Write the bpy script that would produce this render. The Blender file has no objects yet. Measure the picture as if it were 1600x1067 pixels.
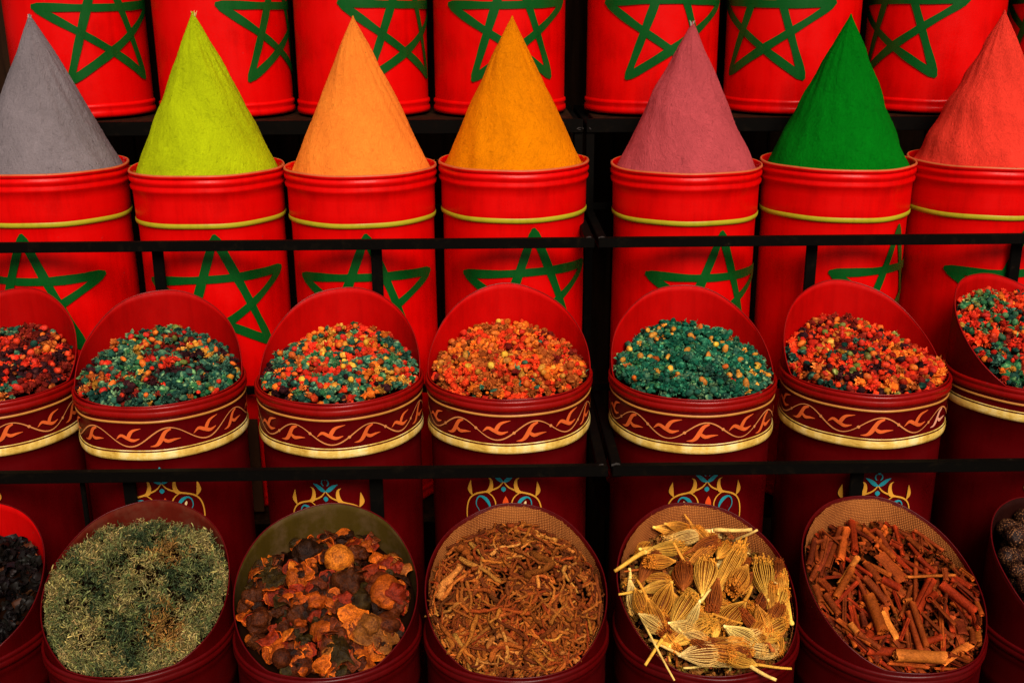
import bpy, math, random
import numpy as np
from mathutils import Vector, Matrix
R_ = math.radians
random.seed(7)
rng = np.random.default_rng(11)
scene = bpy.context.scene
COL = scene.collection

# ------------------------------------------------------------------ camera, light, exposure
CAM_P = Vector((0.0, 0.0, 1.75))
PITCH, YAW, ROLL, FPX = 17.5, -1.0, 0.30, 1700.0
cam_d = bpy.data.cameras.new('camera')
cam_d.sensor_width = 36.0
cam_d.lens = FPX / 1600 * 36.0
cam_d.clip_start, cam_d.clip_end = 0.05, 3000
cam = bpy.data.objects.new('camera', cam_d)
COL.objects.link(cam)
CAM_M = Matrix.Rotation(R_(YAW), 3, 'Z') @ Matrix.Rotation(R_(90 - PITCH), 3, 'X') @ Matrix.Rotation(R_(-ROLL), 3, 'Z')
cam.matrix_world = Matrix.Translation(CAM_P) @ CAM_M.to_4x4()
scene.camera = cam

SUN_EL, SUN_AZ = 43.0, 12.0          # the sun stands behind the viewer, a little to the right
w = bpy.data.worlds.new('World'); scene.world = w; w.use_nodes = True
wn = w.node_tree.nodes; wl = w.node_tree.links
for n in list(wn): wn.remove(n)
sky = wn.new('ShaderNodeTexSky'); sky.sky_type = 'NISHITA'; sky.sun_disc = False
sky.sun_elevation = R_(SUN_EL); sky.sun_rotation = R_(180 - SUN_AZ)
sky.air_density = 1.0; sky.dust_density = 5.0; sky.ozone_density = 0.6
bg = wn.new('ShaderNodeBackground'); bg.inputs['Strength'].default_value = 0.055
wo = wn.new('ShaderNodeOutputWorld')
wl.new(sky.outputs[0], bg.inputs[0]); wl.new(bg.outputs[0], wo.inputs[0])
sd = bpy.data.lights.new('sun', 'SUN'); sd.energy = 4.2; sd.angle = R_(30); sd.color = (1.0, 0.90, 0.78)
sun = bpy.data.objects.new('sun', sd); COL.objects.link(sun)
# direction towards the sun: azimuth measured from -Y (behind the viewer) towards +X
sv = Vector((math.sin(R_(SUN_AZ)) * math.cos(R_(SUN_EL)), -math.cos(R_(SUN_AZ)) * math.cos(R_(SUN_EL)), math.sin(R_(SUN_EL))))
sun.rotation_euler = sv.to_track_quat('Z', 'Y').to_euler()
sun.location = (1, -2, 5)
vs = scene.view_settings
scene.display_settings.display_device = 'sRGB'
vs.view_transform = 'Standard'; vs.look = 'None'; vs.gamma = 1.0; vs.use_curve_mapping = False
vs.exposure = -0.10

# ------------------------------------------------------------------ measuring helper (photo pixel -> place)
def ray(px, py):
    return (CAM_M @ Vector(((px - 800) / FPX, (533.5 - py) / FPX, -1.0)))
def at_y(px, py, Y):
    d = ray(px, py); return CAM_P + d * ((Y - CAM_P.y) / d.y)
def at_z(px, py, Z):
    d = ray(px, py); return CAM_P + d * ((Z - CAM_P.z) / d.z)

# ------------------------------------------------------------------ object helpers
def mesh(name, V, F, mat=None, smooth=True, uv=None, col=None, mats=None, mi=None):
    V = np.asarray(V, dtype=np.float32).reshape(-1, 3)
    me = bpy.data.meshes.new(name)
    if isinstance(F, np.ndarray):
        k = F.shape[1]; n = len(F)
        me.vertices.add(len(V)); me.vertices.foreach_set('co', V.ravel())
        me.loops.add(n * k); me.loops.foreach_set('vertex_index', F.astype(np.int32).ravel())
        me.polygons.add(n); me.polygons.foreach_set('loop_start', np.arange(0, n * k, k, dtype=np.int32))
        me.update(calc_edges=True)
    else:
        me.from_pydata([tuple(map(float, v)) for v in V], [], [tuple(int(i) for i in f) for f in F]); me.update()
    if smooth: me.polygons.foreach_set('use_smooth', np.ones(len(me.polygons), dtype=bool))
    if uv is not None:
        li = np.empty(len(me.loops), dtype=np.int32); me.loops.foreach_get('vertex_index', li)
        ul = me.uv_layers.new(name='UVMap'); ul.data.foreach_set('uv', np.asarray(uv, dtype=np.float32)[li].ravel())
    if col is not None:
        ca = me.color_attributes.new(name='Col', type='FLOAT_COLOR', domain='POINT')
        c4 = np.ones((len(V), 4), dtype=np.float32); c4[:, :3] = col
        ca.data.foreach_set('color', c4.ravel())
    for m in (mats or ([mat] if mat else [])): me.materials.append(m)
    if mi is not None: me.polygons.foreach_set('material_index', np.asarray(mi, dtype=np.int32))
    me.validate()
    return me
def link(name, me, parent=None, loc=None):
    o = bpy.data.objects.new(name, me); COL.objects.link(o)
    if parent is not None: o.parent = parent
    if loc is not None: o.location = loc
    return o
def thing(name, label, cat, loc=(0, 0, 0), rz=0.0, group=None):
    o = bpy.data.objects.new(name, None); COL.objects.link(o); o.empty_display_size = 0.05
    o.location = loc; o.rotation_euler = (0, 0, rz)
    return tag(o, label, cat, group)
def tag(o, label=None, cat=None, group=None, kind=None):
    if label: o['label'] = label
    if cat: o['category'] = cat
    if group: o['group'] = group
    if kind: o['kind'] = kind
    return o

# ------------------------------------------------------------------ materials
class M:
    def __init__(s, name):
        s.m = bpy.data.materials.new(name); s.m.use_nodes = True
        s.t = s.m.node_tree; s.n = s.t.nodes; s.l = s.t.links
        s.b = s.n['Principled BSDF']
    def node(s, typ, **kw):
        n = s.n.new(typ)
        for k, v in kw.items(): setattr(n, k, v)
        return n
    def coord(s, kind='Object', scale=(1, 1, 1)):
        c = s.node('ShaderNodeTexCoord'); mp = s.node('ShaderNodeMapping'); mp.inputs['Scale'].default_value = scale
        s.l.new(c.outputs[kind], mp.inputs[0]); return mp.outputs[0]
    def noise(s, vec, scale, detail=4, rough=0.55, dist=0.0):
        n = s.node('ShaderNodeTexNoise'); n.inputs['Scale'].default_value = scale; n.inputs['Detail'].default_value = detail
        n.inputs['Roughness'].default_value = rough; n.inputs['Distortion'].default_value = dist
        s.l.new(vec, n.inputs['Vector']); return n.outputs[0]
    def ramp(s, fac, stops):
        r = s.node('ShaderNodeValToRGB'); e = r.color_ramp.elements
        while len(e) < len(stops): e.new(0.5)
        for i, (p, c) in enumerate(stops):
            e[i].position = p; e[i].color = (*c, 1) if len(c) == 3 else c
        s.l.new(fac, r.inputs[0]); return r.outputs[0]
    def mix(s, fac, a, b, mode='MIX'):
        x = s.node('ShaderNodeMix', data_type='RGBA', blend_type=mode)
        for i, v in ((0, fac), (6, a), (7, b)):
            if isinstance(v, (int, float)): x.inputs[i].default_value = v
            elif isinstance(v, tuple): x.inputs[i].default_value = (*v, 1)
            else: s.l.new(v, x.inputs[i])
        return x.outputs[2]
    def math(s, op, a, b=0.0):
        x = s.node('ShaderNodeMath', operation=op)
        for i, v in ((0, a), (1, b)):
            if isinstance(v, (int, float)): x.inputs[i].default_value = v
            else: s.l.new(v, x.inputs[i])
        return x.outputs[0]
    def bump(s, h, strength=0.3, dist=0.001):
        x = s.node('ShaderNodeBump'); x.inputs['Strength'].default_value = strength; x.inputs['Distance'].default_value = dist
        s.l.new(h, x.inputs['Height'])
        if s.b.inputs['Normal'].is_linked: s.l.new(s.b.inputs['Normal'].links[0].from_socket, x.inputs['Normal'])
        s.l.new(x.outputs[0], s.b.inputs['Normal']); return x
    def out(s, col=None, rough=None, spec=None, metal=None):
        if col is not None:
            if isinstance(col, tuple): s.b.inputs['Base Color'].default_value = (*col, 1)
            else: s.l.new(col, s.b.inputs['Base Color'])
        if rough is not None:
            if isinstance(rough, (int, float)): s.b.inputs['Roughness'].default_value = rough
            else: s.l.new(rough, s.b.inputs['Roughness'])
        if spec is not None: s.b.inputs['Specular IOR Level'].default_value = spec
        if metal is not None: s.b.inputs['Metallic'].default_value = metal
        return s.m

def enamel(name, c, rough=0.34, wear=0.5, spec=0.22, dust=0.0):
    """hand-painted sheet metal: uneven coat, drips, chips, fingerprints"""
    m = M(name); v = m.coord('Object'); vs_ = m.coord('Object', (1, 1, 0.12))
    big = m.noise(v, 9, 3); streak = m.noise(vs_, 60, 4, 0.6); fine = m.noise(v, 240, 3)
    dark = tuple(x * 0.72 for x in c); lite = tuple(min(1, x * 1.06 + 0.001) for x in c)
    col = m.ramp(m.math('ADD', m.math('MULTIPLY', big, 0.6), m.math('MULTIPLY', streak, 0.4)), [(0.34, dark), (0.52, c), (0.7, lite)])
    chips = m.ramp(m.noise(v, 75, 6, 0.7, 0.6), [(0.69, (0, 0, 0)), (0.72, (wear,) * 3)])
    col = m.mix(chips, col, tuple(0.30 * x + 0.05 for x in c))
    scr = m.ramp(m.noise(m.coord('Object', (1, 1, 3.2)), 42, 6, 0.75, 1.2), [(0.70, (0, 0, 0)), (0.715, (wear * 0.45,) * 3)])
    col = m.mix(scr, col, (min(1, c[0] + 0.25), c[1] + 0.12, c[2] + 0.08))
    if dust:
        dd = m.ramp(m.noise(v, 30, 5, 0.65), [(0.45, (0, 0, 0)), (0.75, (dust,) * 3)])
        col = m.mix(dd, col, (0.14, 0.075, 0.04))
    ro = m.ramp(m.math('ADD', m.math('MULTIPLY', big, 0.5), m.math('MULTIPLY', fine, 0.5)), [(0.35, (rough * 0.7,) * 3), (0.7, (rough * 1.5,) * 3)])
    m.bump(m.noise(v, 7, 2), 0.5, 0.006)
    m.bump(streak, 0.22, 0.0012); m.bump(fine, 0.12, 0.0006)
    return m.out(col, ro, spec)

RED = enamel('bright red enamel', (0.66, 0.0010, 0.0006), 0.30, 0.7, spec=0.14)
DARKRIM = enamel('dull crimson rim', (0.080, 0.0008, 0.0012), 0.3, 0.35, 0.2)
CRIM_LIT = enamel('lit crimson enamel', (0.086, 0.0006, 0.0014), 0.32, 0.35, 0.08)  # crimson raised for the middle row, where the collars catch more light
CRIM_DIM = enamel('dim crimson enamel', (0.058, 0.0005, 0.0009), 0.34, 0.25, 0.08)  # same crimson set darker, the dimmer light of the front row in its colour
BEAD = enamel('worn red bead enamel', (0.24, 0.002, 0.001), 0.26, 0.4, 0.25)
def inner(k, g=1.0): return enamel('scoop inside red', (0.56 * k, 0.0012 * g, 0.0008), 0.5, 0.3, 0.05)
GREEN = enamel('green star paint', (0.002, 0.074, 0.008), 0.30, 0.3, 0.2)
OLIVE = enamel('olive stripe paint', (0.40, 0.34, 0.012), 0.4, 0.4)
LIPW = enamel('bare worn lip', (0.50, 0.10, 0.03), 0.4, 0.5)
ORNG = enamel('orange leaf paint', (0.74, 0.12, 0.022), 0.42, 0.5)
PINK = enamel('pale pink leaf paint', (0.80, 0.33, 0.20), 0.42, 0.5)
VINE = enamel('tan vine line paint', (0.66, 0.23, 0.065), 0.42, 0.5)
CYAN = enamel('teal flower paint', (0.015, 0.26, 0.31), 0.42, 0.5)
OCHR = enamel('ochre branch paint', (0.70, 0.31, 0.03), 0.42, 0.5)
REDO = enamel('orange red bud paint', (0.75, 0.07, 0.01), 0.42, 0.5)
CREM = enamel('cream dot paint', (0.80, 0.55, 0.25), 0.42, 0.5)
def _gold():
    m = M('brushed gold paint'); v = m.coord('Object', (1, 1, 0.25)); u = m.coord('UV', (1, 1, 1))
    a = m.noise(v, 34, 3); f = m.noise(m.coord('Object', (1, 1, 5)), 90, 5, 0.7)
    col = m.ramp(m.math('ADD', m.math('MULTIPLY', a, 0.6), m.math('MULTIPLY', f, 0.4)), [(0.36, (0.50, 0.28, 0.035)), (0.5, (0.80, 0.52, 0.11)), (0.64, (0.95, 0.78, 0.36))])
    m.bump(f, 0.4, 0.0008)
    return m.out(col, 0.36, 0.4, 0.0)
GOLD = _gold()
def _iron():
    m = M('black painted angle iron'); v = m.coord('Object')
    n = m.noise(v, 38, 6, 0.7, 0.4); f = m.noise(m.coord('Object', (0.2, 1, 1)), 120, 4, 0.7)
    col = m.ramp(n, [(0.54, (0.0025, 0.002, 0.0016)), (0.68, (0.006, 0.004, 0.0025)), (0.80, (0.05, 0.03, 0.02))])
    col = m.mix(m.ramp(f, [(0.71, (0, 0, 0)), (0.74, (0.2,) * 3)]), col, (0.08, 0.06, 0.045))
    m.bump(n, 0.3, 0.001); return m.out(col, 0.55, 0.03)
IRON = _iron()
def _dwood():
    m = M('dark stained wood'); v = m.coord('Object', (1, 1, 0.08)); n = m.noise(v, 50, 5, 0.6, 0.5)
    col = m.ramp(n, [(0.3, (0.006, 0.0025, 0.001)), (0.7, (0.026, 0.010, 0.004))]); m.bump(n, 0.4, 0.001)
    return m.out(col, 0.7, 0.05)
DWOOD = _dwood()
def _stone():
    m = M('dark trodden paving'); v = m.coord('Object'); n = m.noise(v, 3, 6, 0.6); f = m.noise(v, 60, 4)
    col = m.ramp(m.math('ADD', m.math('MULTIPLY', n, 0.6), m.math('MULTIPLY', f, 0.4)), [(0.3, (0.035, 0.026, 0.021)), (0.7, (0.10, 0.080, 0.066))])
    m.bump(f, 0.4, 0.003); return m.out(col, 0.8, 0.2)
STONE = _stone()
def powder(name, c, dark, flip=1.0):
    """a crust of pressed spice with trowel marks and fibres running down the slope"""
    m = M(name); v = m.coord('Object')
    u = m.node('ShaderNodeTexCoord').outputs['UV']
    mp = m.node('ShaderNodeMapping'); mp.inputs['Scale'].default_value = (1, 0.22, 1); m.l.new(u, mp.inputs[0])
    mp2 = m.node('ShaderNodeMapping'); mp2.inputs['Scale'].default_value = (1, 0.42, 1); mp2.inputs['Rotation'].default_value = (0, 0, 0.55 * flip); m.l.new(u, mp2.inputs[0])
    st = m.noise(mp.outputs[0], 210, 7, 0.75, 0.15); st2 = m.noise(mp2.outputs[0], 120, 6, 0.75, 0.7)
    gr = m.noise(v, 380, 5, 0.7); big = m.noise(v, 13, 4, 0.6, 0.4); med = m.noise(v, 70, 5, 0.65, 0.8)
    f = m.math('ADD', m.math('MULTIPLY', st, 0.25), m.math('ADD', m.math('MULTIPLY', big, 0.45), m.math('MULTIPLY', gr, 0.30)))
    lite = tuple(min(1, x * 1.18) for x in c)
    col = m.ramp(f, [(0.36, tuple(0.75 * a + 0.25 * b for a, b in zip(c, dark))), (0.50, c), (0.64, lite)])
    fib = m.ramp(st2, [(0.315, (0.85,) * 3), (0.335, (0, 0, 0))])
    col = m.mix(fib, col, tuple(0.5 * (x + y) for x, y in zip(c, dark)))
    vr = m.node('ShaderNodeTexVoronoi', feature='DISTANCE_TO_EDGE'); vr.inputs['Scale'].default_value = 46; vr.inputs['Randomness'].default_value = 1.0
    m.l.new(m.mix(0.16, mp2.outputs[0], m.node('ShaderNodeTexNoise').outputs[1]), vr.inputs['Vector'])
    cr = m.ramp(vr.outputs[0], [(0.0, (0, 0, 0)), (0.045, (1, 1, 1))])
    spk = m.ramp(m.noise(v, 150, 2, 0.5, 0.3), [(0.215, (0.9,) * 3), (0.235, (0, 0, 0))])
    col = m.mix(spk, col, tuple(x * 0.35 for x in dark))
    pale = m.ramp(m.noise(v, 24, 5, 0.7, 1.2), [(0.66, (0, 0, 0)), (0.70, (0.35,) * 3)])
    col = m.mix(pale, col, tuple(min(1, x * 1.35 + 0.01) for x in c))
    rid = m.ramp(st2, [(0.30, (0, 0, 0)), (0.42, (1, 1, 1))])
    m.bump(st, 0.9, 0.0045); m.bump(rid, 0.6, 0.0022); m.bump(gr, 0.8, 0.0020); m.bump(med, 0.7, 0.0045); m.bump(cr, 0.15, 0.0006)
    return m.out(col, 0.95, 0.02)
def _burlap(name, ca, cb, rough_edge=0.0):
    m = M(name); u = m.node('ShaderNodeTexCoord').outputs['UV']
    outs = []
    for d in ('X', 'Y'):
        wv = m.node('ShaderNodeTexWave', wave_type='BANDS', bands_direction=d)
        wv.inputs['Scale'].default_value = 98; wv.inputs['Distortion'].default_value = 0.9; wv.inputs['Detail'].default_value = 1.5
        wv.inputs['Detail Scale'].default_value = 2.0
        m.l.new(u, wv.inputs['Vector']); outs.append(wv.outputs[1])
    wv = m.math('MULTIPLY', outs[0], outs[1]); v = m.coord('Object')
    big = m.noise(v, 18, 4)
    f = m.math('ADD', m.math('MULTIPLY', wv, 0.75), m.math('MULTIPLY', big, 0.3))
    col = m.ramp(f, [(0.12, cb), (0.42, ca), (0.8, tuple(min(1, x * 1.35) for x in ca))])
    m.bump(wv, 0.8, 0.0016); return m.out(col, 0.9, 0.05)
BURLAP = _burlap('woven burlap', (0.52, 0.17, 0.038), (0.11, 0.020, 0.006))
def attr_mat(name, rough=0.7, spec=0.2, bumps=0.5, bscale=300, var=0.35, mott=0.0, mscale=60):
    """colour of each piece from its own colour attribute and object colour, broken by grain and mottling"""
    m = M(name); a = m.node('ShaderNodeAttribute', attribute_name='Col'); oi = m.node('ShaderNodeObjectInfo')
    col = m.mix(1.0, a.outputs['Color'], oi.outputs['Color'], 'MULTIPLY'); v = m.node('ShaderNodeNewGeometry').outputs['Position']
    n = m.noise(v, bscale, 5, 0.68)
    g = m.ramp(n, [(0.36, (1 - var,) * 3), (0.5, (1, 1, 1)), (0.66, (1 + var,) * 3)])
    col = m.mix(1.0, col, g, 'MULTIPLY')
    if mott:
        n2 = m.noise(v, mscale, 6, 0.7, 0.8)
        col = m.mix(1.0, col, m.ramp(n2, [(0.34, (1 - mott, 1 - mott * 1.15, 1 - mott * 1.1)), (0.5, (1, 1, 1)), (0.64, (1 + mott * .5, 1 + mott * .6, 1 + mott * .4))]), 'MULTIPLY')
        m.bump(n2, bumps, 0.004)
    m.bump(n, bumps, 0.0014); return m.out(col, rough, spec)
GAP_SHADE = M('heap core gap shade'); GAP_SHADE = GAP_SHADE.out((0.007, 0.0025, 0.001), 1.0, 0.0)  # heap core coloured near black, so gaps between pieces look deeply shaded
FLOWER = attr_mat('dried flower matter', 0.8, 0.05, 0.7, 420, 0.45)
BUDM = attr_mat('dried smooth buds', 0.5, 0.2, 0.6, 260, 0.4, 0.25, 90)
HERB = attr_mat('dried herb threads', 0.85, 0.04, 0.2, 500, 0.3)
ROOTM = attr_mat('dried roots', 0.75, 0.08, 0.9, 420, 0.5, 0.35, 110)
STRAW = attr_mat('straw flower heads', 0.62, 0.12, 0.3, 420, 0.3, 0.3, 60)
PEELM = attr_mat('dried peel', 0.40, 0.12, 0.9, 380, 0.5, 0.62, 75)
CINM = attr_mat('cinnamon bark', 0.6, 0.04, 0.45, 330, 0.3, 0.28, 70)
NUTM = attr_mat('dark grainy balls', 0.45, 0.10, 0.6, 480, 0.5)

# ------------------------------------------------------------------ basic geometry
def box_arr(x0, x1, y0, y1, z0, z1):
    V = [(x, y, z) for z in (z0, z1) for y in (y0, y1) for x in (x0, x1)]
    F = [(0, 2, 3, 1), (4, 5, 7, 6), (0, 1, 5, 4), (2, 6, 7, 3), (0, 4, 6, 2), (1, 3, 7, 5)]
    return V, F
def bevel_box(name, x0, x1, y0, y1, z0, z1, mat, parent=None, bev=0.0015):
    """box with chamfered long edges"""
    import bmesh
    bm = bmesh.new(); V, F = box_arr(x0, x1, y0, y1, z0, z1)
    vs2 = [bm.verts.new(v) for v in V]
    for f in F: bm.faces.new([vs2[i] for i in f])
    bmesh.ops.bevel(bm, geom=list(bm.edges), offset=bev, segments=2, affect='EDGES', clamp_overlap=True)
    me = bpy.data.meshes.new(name); bm.to_mesh(me); bm.free(); me.materials.append(mat)
    return link(name, me, parent)
def wobf(seed, wob):
    """the hand-beaten unevenness of one drum, shared by its wall and all that is painted on it"""
    r0 = np.random.default_rng(seed); ph = r0.uniform(0, 6.28, 8); am = r0.normal(0, 1, 8)
    def f(th, z): return sum(am[k] * np.sin((k + 2) * th + ph[k] + z * (1.5 + k)) for k in range(5)) * wob / 2.2
    f.ph = ph; return f
WALL = [wobf(0, 0.0)]
def lathe(profile, n=96, wob=0.0, seed=0, a0=0.0, a1=2 * math.pi):
    """profile [(r,z)...] -> V,F,UV (closed ring)"""
    th = np.linspace(a0, a1, n, endpoint=False); wf = wobf(seed, wob); ph = wf.ph
    P = np.array(profile, dtype=float)
    V = np.zeros((len(P), n, 3)); UV = np.zeros((len(P), n, 2))
    for i, (r, z) in enumerate(P):
        rr = r + wf(th, z) * (1 if r > 0.02 else 0)
        dz = wob * 0.5 * np.sin(3 * th + ph[6]) + wob * 0.3 * np.sin(7 * th + ph[7])
        V[i, :, 0] = rr * np.cos(th); V[i, :, 1] = rr * np.sin(th); V[i, :, 2] = z + (dz if abs(r) > 0.02 else 0)
        UV[i, :, 0] = th * 0.16; UV[i, :, 1] = z
    F = []
    for i in range(len(P) - 1):
        a = i * n + np.arange(n); b = i * n + (np.arange(n) + 1) % n
        F.append(np.stack([a, b, b + n, a + n], 1))
    return V.reshape(-1, 3), np.concatenate(F), UV.reshape(-1, 2)
def on_wall(rad, pts_u, pts_z, widths, off=0.0007, cross=2):
    """strip painted on a round wall. pts_u = arc position (m) measured from the wall's front (-Y), + to the right"""
    u = np.array(pts_u, float); z = np.array(pts_z, float); wd = np.array(widths, float)
    du = np.gradient(u); dz = np.gradient(z); L = np.hypot(du, dz) + 1e-9
    nu, nz = -dz / L, du / L
    V = []; k = cross + 1
    for i in range(len(u)):
        for j in range(k):
            t = (j / cross - 0.5) * wd[i]
            uu = u[i] + nu[i] * t; zz = z[i] + nz[i] * t
            th = uu / rad; o = off + 0.00012 * math.sin(j * math.pi / cross) + float(WALL[0](th - math.pi / 2, zz))
            V.append(((rad + o) * math.sin(th), -(rad + o) * math.cos(th), zz))
    F = [(i * k + j, (i + 1) * k + j, (i + 1) * k + j + 1, i * k + j + 1) for i in range(len(u) - 1) for j in range(cross)]
    return V, F
def merge(parts):
    V = []; F = []; 
    for v, f in parts:
        o = len(V); V += list(v); F += [tuple(i + o for i in q) for q in f]
    return V, F
def smoothpath(cp, n):
    """Catmull-Rom through control rows"""
    P = np.array(cp, float); P = np.vstack([2 * P[0] - P[1], P, 2 * P[-1] - P[-2]])
    out = []; segs = len(P) - 3
    for s in np.linspace(0, segs - 1e-6, n):
        i = int(s); t = s - i; p0, p1, p2, p3 = P[i:i + 4]
        out.append(0.5 * ((2 * p1) + (-p0 + p2) * t + (2 * p0 - 5 * p1 + 4 * p2 - p3) * t * t + (-p0 + 3 * p1 - 3 * p2 + p3) * t ** 3))
    return np.array(out)
def stroke(rad, cp, n, u0, z0, k, mirror=1, off=0.0009):
    """cp rows = (x, y_down, width) in drawing units; k = metres per unit"""
    P = smoothpath(cp, n)
    return on_wall(rad, u0 + mirror * P[:, 0] * k, z0 - P[:, 1] * k, np.maximum(P[:, 2], 0.5) * k, off)

# ------------------------------------------------------------------ setting
def ground():
    n = 24; S = np.concatenate([-np.geomspace(600, 2, 12), np.geomspace(2, 600, 12)])
    V = [(x, y, 0) for y in S for x in S]
    F = [(j * n + i, j * n + i + 1, (j + 1) * n + i + 1, (j + 1) * n + i) for j in range(n - 1) for i in range(n - 1)]
    o = link('ground', mesh('ground', V, F, STONE)); o['kind'] = 'structure'
ground()
YB, YC, YM, YF = 2.612, 2.301, 1.967, 1.636
def back_wall():
    o = thing('back_wall', 'dark brown board wall behind the shelves of drums', 'wall', (0, 3.02, 0))
    x = -2.1
    i = 0
    while x < 2.1:
        wv = 0.135 + 0.02 * random.random(); d = random.uniform(0, 0.006)
        bevel_box('plank', x + 0.002, x + wv - 0.002, 0.0 - d, 0.025, 0.0, 2.45, DWOOD, o, 0.003)
        x += wv
    bevel_box('backing', -2.15, 2.15, 0.03, 0.05, 0.0, 2.45, DWOOD, o)
back_wall()

DWOODL = enamel('brown batten', (0.045, 0.016, 0.006), 0.7, 0.2, 0.05)
GOLD2 = enamel('worn tan gold line', (0.52, 0.21, 0.038), 0.36, 0.8, 0.3)
WELD = enamel('dull grey weld', (0.030, 0.024, 0.020), 0.45, 0.3, 0.3)
# ------------------------------------------------------------------ racks
def rack(x0, x1, label):
    """stepped black angle-iron frame: decks for three tiers, guard rails, posts and side bars"""
    o = thing('display_rack', label, 'rack', ((x0 + x1) / 2, 2.3, 0), group='black iron display racks')
    cx = (x0 + x1) / 2; L = x0 - cx; Rr = x1 - cx
    def bar(name, ax, bx, ay, by, az, bz, mat=IRON): return bevel_box(name, ax, bx, ay - 2.3, by - 2.3, az, bz, mat, o, 0.0012)
    t = 0.018
    for nm, yf, yb, z in (('back', 2.437, 2.80, 1.497), ('cone', 2.112, 2.428, 0.69), ('mid', 1.782, 2.105, 0.33)):
        bar('deck_board', L + t, Rr - t, yf + 0.004, yb, z - 0.012, z - 0.003, DWOOD)
    # front rails: (y, ztop)
    for y, z in ((2.420, 1.497), (2.105, 1.2985), (1.775, 0.9570)):
        h = 0.030 if z > 1.4 else 0.0195
        bar('rail', L, Rr, y - 0.004, y, z - h, z)
        bar('rail', L + 0.003, Rr - 0.003, y, y + 0.014, z - 0.004 - 0.0006, z - 0.0006)
    bar('rail', L, Rr, 2.47, 2.485, 1.285, 1.30)
    bar('rail', L, Rr, 2.14, 2.155, 0.965, 0.98)
    # side bars running back
    for s in (L, Rr - t):
        bar('side_bar', s, s + t, 2.106, 2.80, 1.276, 1.296)
        bar('side_bar', s, s + t, 1.776, 2.44, 0.934, 0.954)
        bar('side_bar', s, s + t, 2.421, 2.80, 1.466, 1.486)
        bar('post', s, s + t, 2.4205, 2.4385, 0.0, 1.466)
        bar('post', s, s + t, 2.80, 2.818, 0.0, 1.49)
    import bmesh
    bm = bmesh.new(); bmesh.ops.create_icosphere(bm, subdivisions=2, radius=1.0)
    for v in bm.verts: v.co *= 1 + random.uniform(-.18, .18)
    wme = bpy.data.meshes.new('weld'); bm.to_mesh(wme); bm.free(); wme.materials.append(WELD)
    for s in (L + t / 2, Rr - t / 2):
        for y, z in ((2.4185, 1.476), (2.104, 1.289), (1.774, 0.947), (2.112, 1.2965), (1.782, .9545)):
            q = link('weld', wme, o, (s + random.uniform(-.003, .003), y - 2.3, z)); q.scale = (random.uniform(.006, .010), .0028, random.uniform(.003, .005))
    for k in range(7):
        q = link('weld', wme, o, (L + (Rr - L) * (k + .5) / 7 + random.uniform(-.05, .05), (2.1035, 1.7735)[k % 2] - 2.3, (1.290, .948)[k % 2])); q.scale = (.0042, .0016, .0042)
    return o, bar, cx
gap_c = at_y(932, 376, 2.105).x
rk, barL, cxl = rack(-1.62, gap_c - 0.004, 'black iron stepped rack carrying the four drums from grey to amber cones')
xs = lambda px, py, y, c: at_y(px, py, y).x - c
for px in (240, 586): x = xs(px, 400, 2.108, cxl); barL('post', x - 0.011, x + 0.011, 2.1312, 2.1390, 0.688, 1.284)
for px, hw in ((196, .011), (586, .012), (122, .004)): x = xs(px, 770, 1.778, cxl); barL('post', x - hw, x + hw, 1.7985, 1.8055, 0.32, 0.942)
x = xs(400, 730, 2.135, cxl); barL('wooden_post', x - 0.011, x + 0.011, 2.1312, 2.139, 0.70, at_y(400, 655, 2.135).z, DWOODL)
rk2, barR, cxr = rack(gap_c + 0.004, 1.66, 'black iron stepped rack carrying the mauve, green and scarlet cones')
for px in (1274, 1597): x = xs(px, 400, 2.108, cxr); barR('post', x - 0.011, x + 0.011, 2.1312, 2.1390, 0.688, 1.284)
for px in (1345,): x = xs(px, 760, 1.778, cxr); barR('post', x - 0.012, x + 0.012, 1.7985, 1.8055, 0.32, 0.942)

# ------------------------------------------------------------------ drums
DR = 0.160
def star_part(parent, rad, th, zc, scale=1.0, rot=0.0, aspect=1.0, seed=0):
    r0 = random.Random(seed); Rs = rad * 1.05 * scale
    pts = [(Rs * math.sin(2 * math.pi * k / 5 + rot), Rs * aspect * math.cos(2 * math.pi * k / 5 + rot)) for k in range(5)]
    parts = []; n = 22
    for i, k in enumerate((0, 2, 4, 1, 3)):
        a = pts[k]; b = pts[(k + 2) % 5]
        t = np.linspace(-0.015, 1.015, n); wv = rad * 0.115 * (1 + 0.10 * np.sin(t * 7 + i) + 0.05 * np.sin(t * 23 + 2 * i)) * np.clip(np.minimum(t + 0.06, 1.06 - t) / 0.10, 0.15, 1)
        bow = 0.006 * np.sin(t * math.pi) * r0.uniform(-1, 1)
        u = a[0] + (b[0] - a[0]) * t + rad * th; z = zc + a[1] + (b[1] - a[1]) * t + bow
        parts.append(on_wall(rad, u, z, wv, 0.0010 + 0.00022 * i, 3))
    V, F = merge(parts)
    return link('painted_star', mesh('painted_star', V, F, GREEN), parent)
def base_ring(parent, mat, rad, seed):
    V, F, UV = lathe([(rad, 0.030), (rad + 0.0035, 0.027), (rad + 0.004, 0.022), (rad + 0.0005, 0.017), (rad + 0.0035, 0.012), (rad + 0.0045, 0.006), (rad + 0.003, 0.0), (rad - 0.006, 0.0)], 96, 0.0008, seed)
    return link('base_ring', mesh('base_ring', V, F, mat, uv=UV), parent)
def body(parent, prof, mat, seed, wob=0.0012, name='body'):
    V, F, UV = lathe(prof, 128, wob, seed)
    return link(name, mesh(name, V, F, mat, uv=UV), parent)

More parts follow.
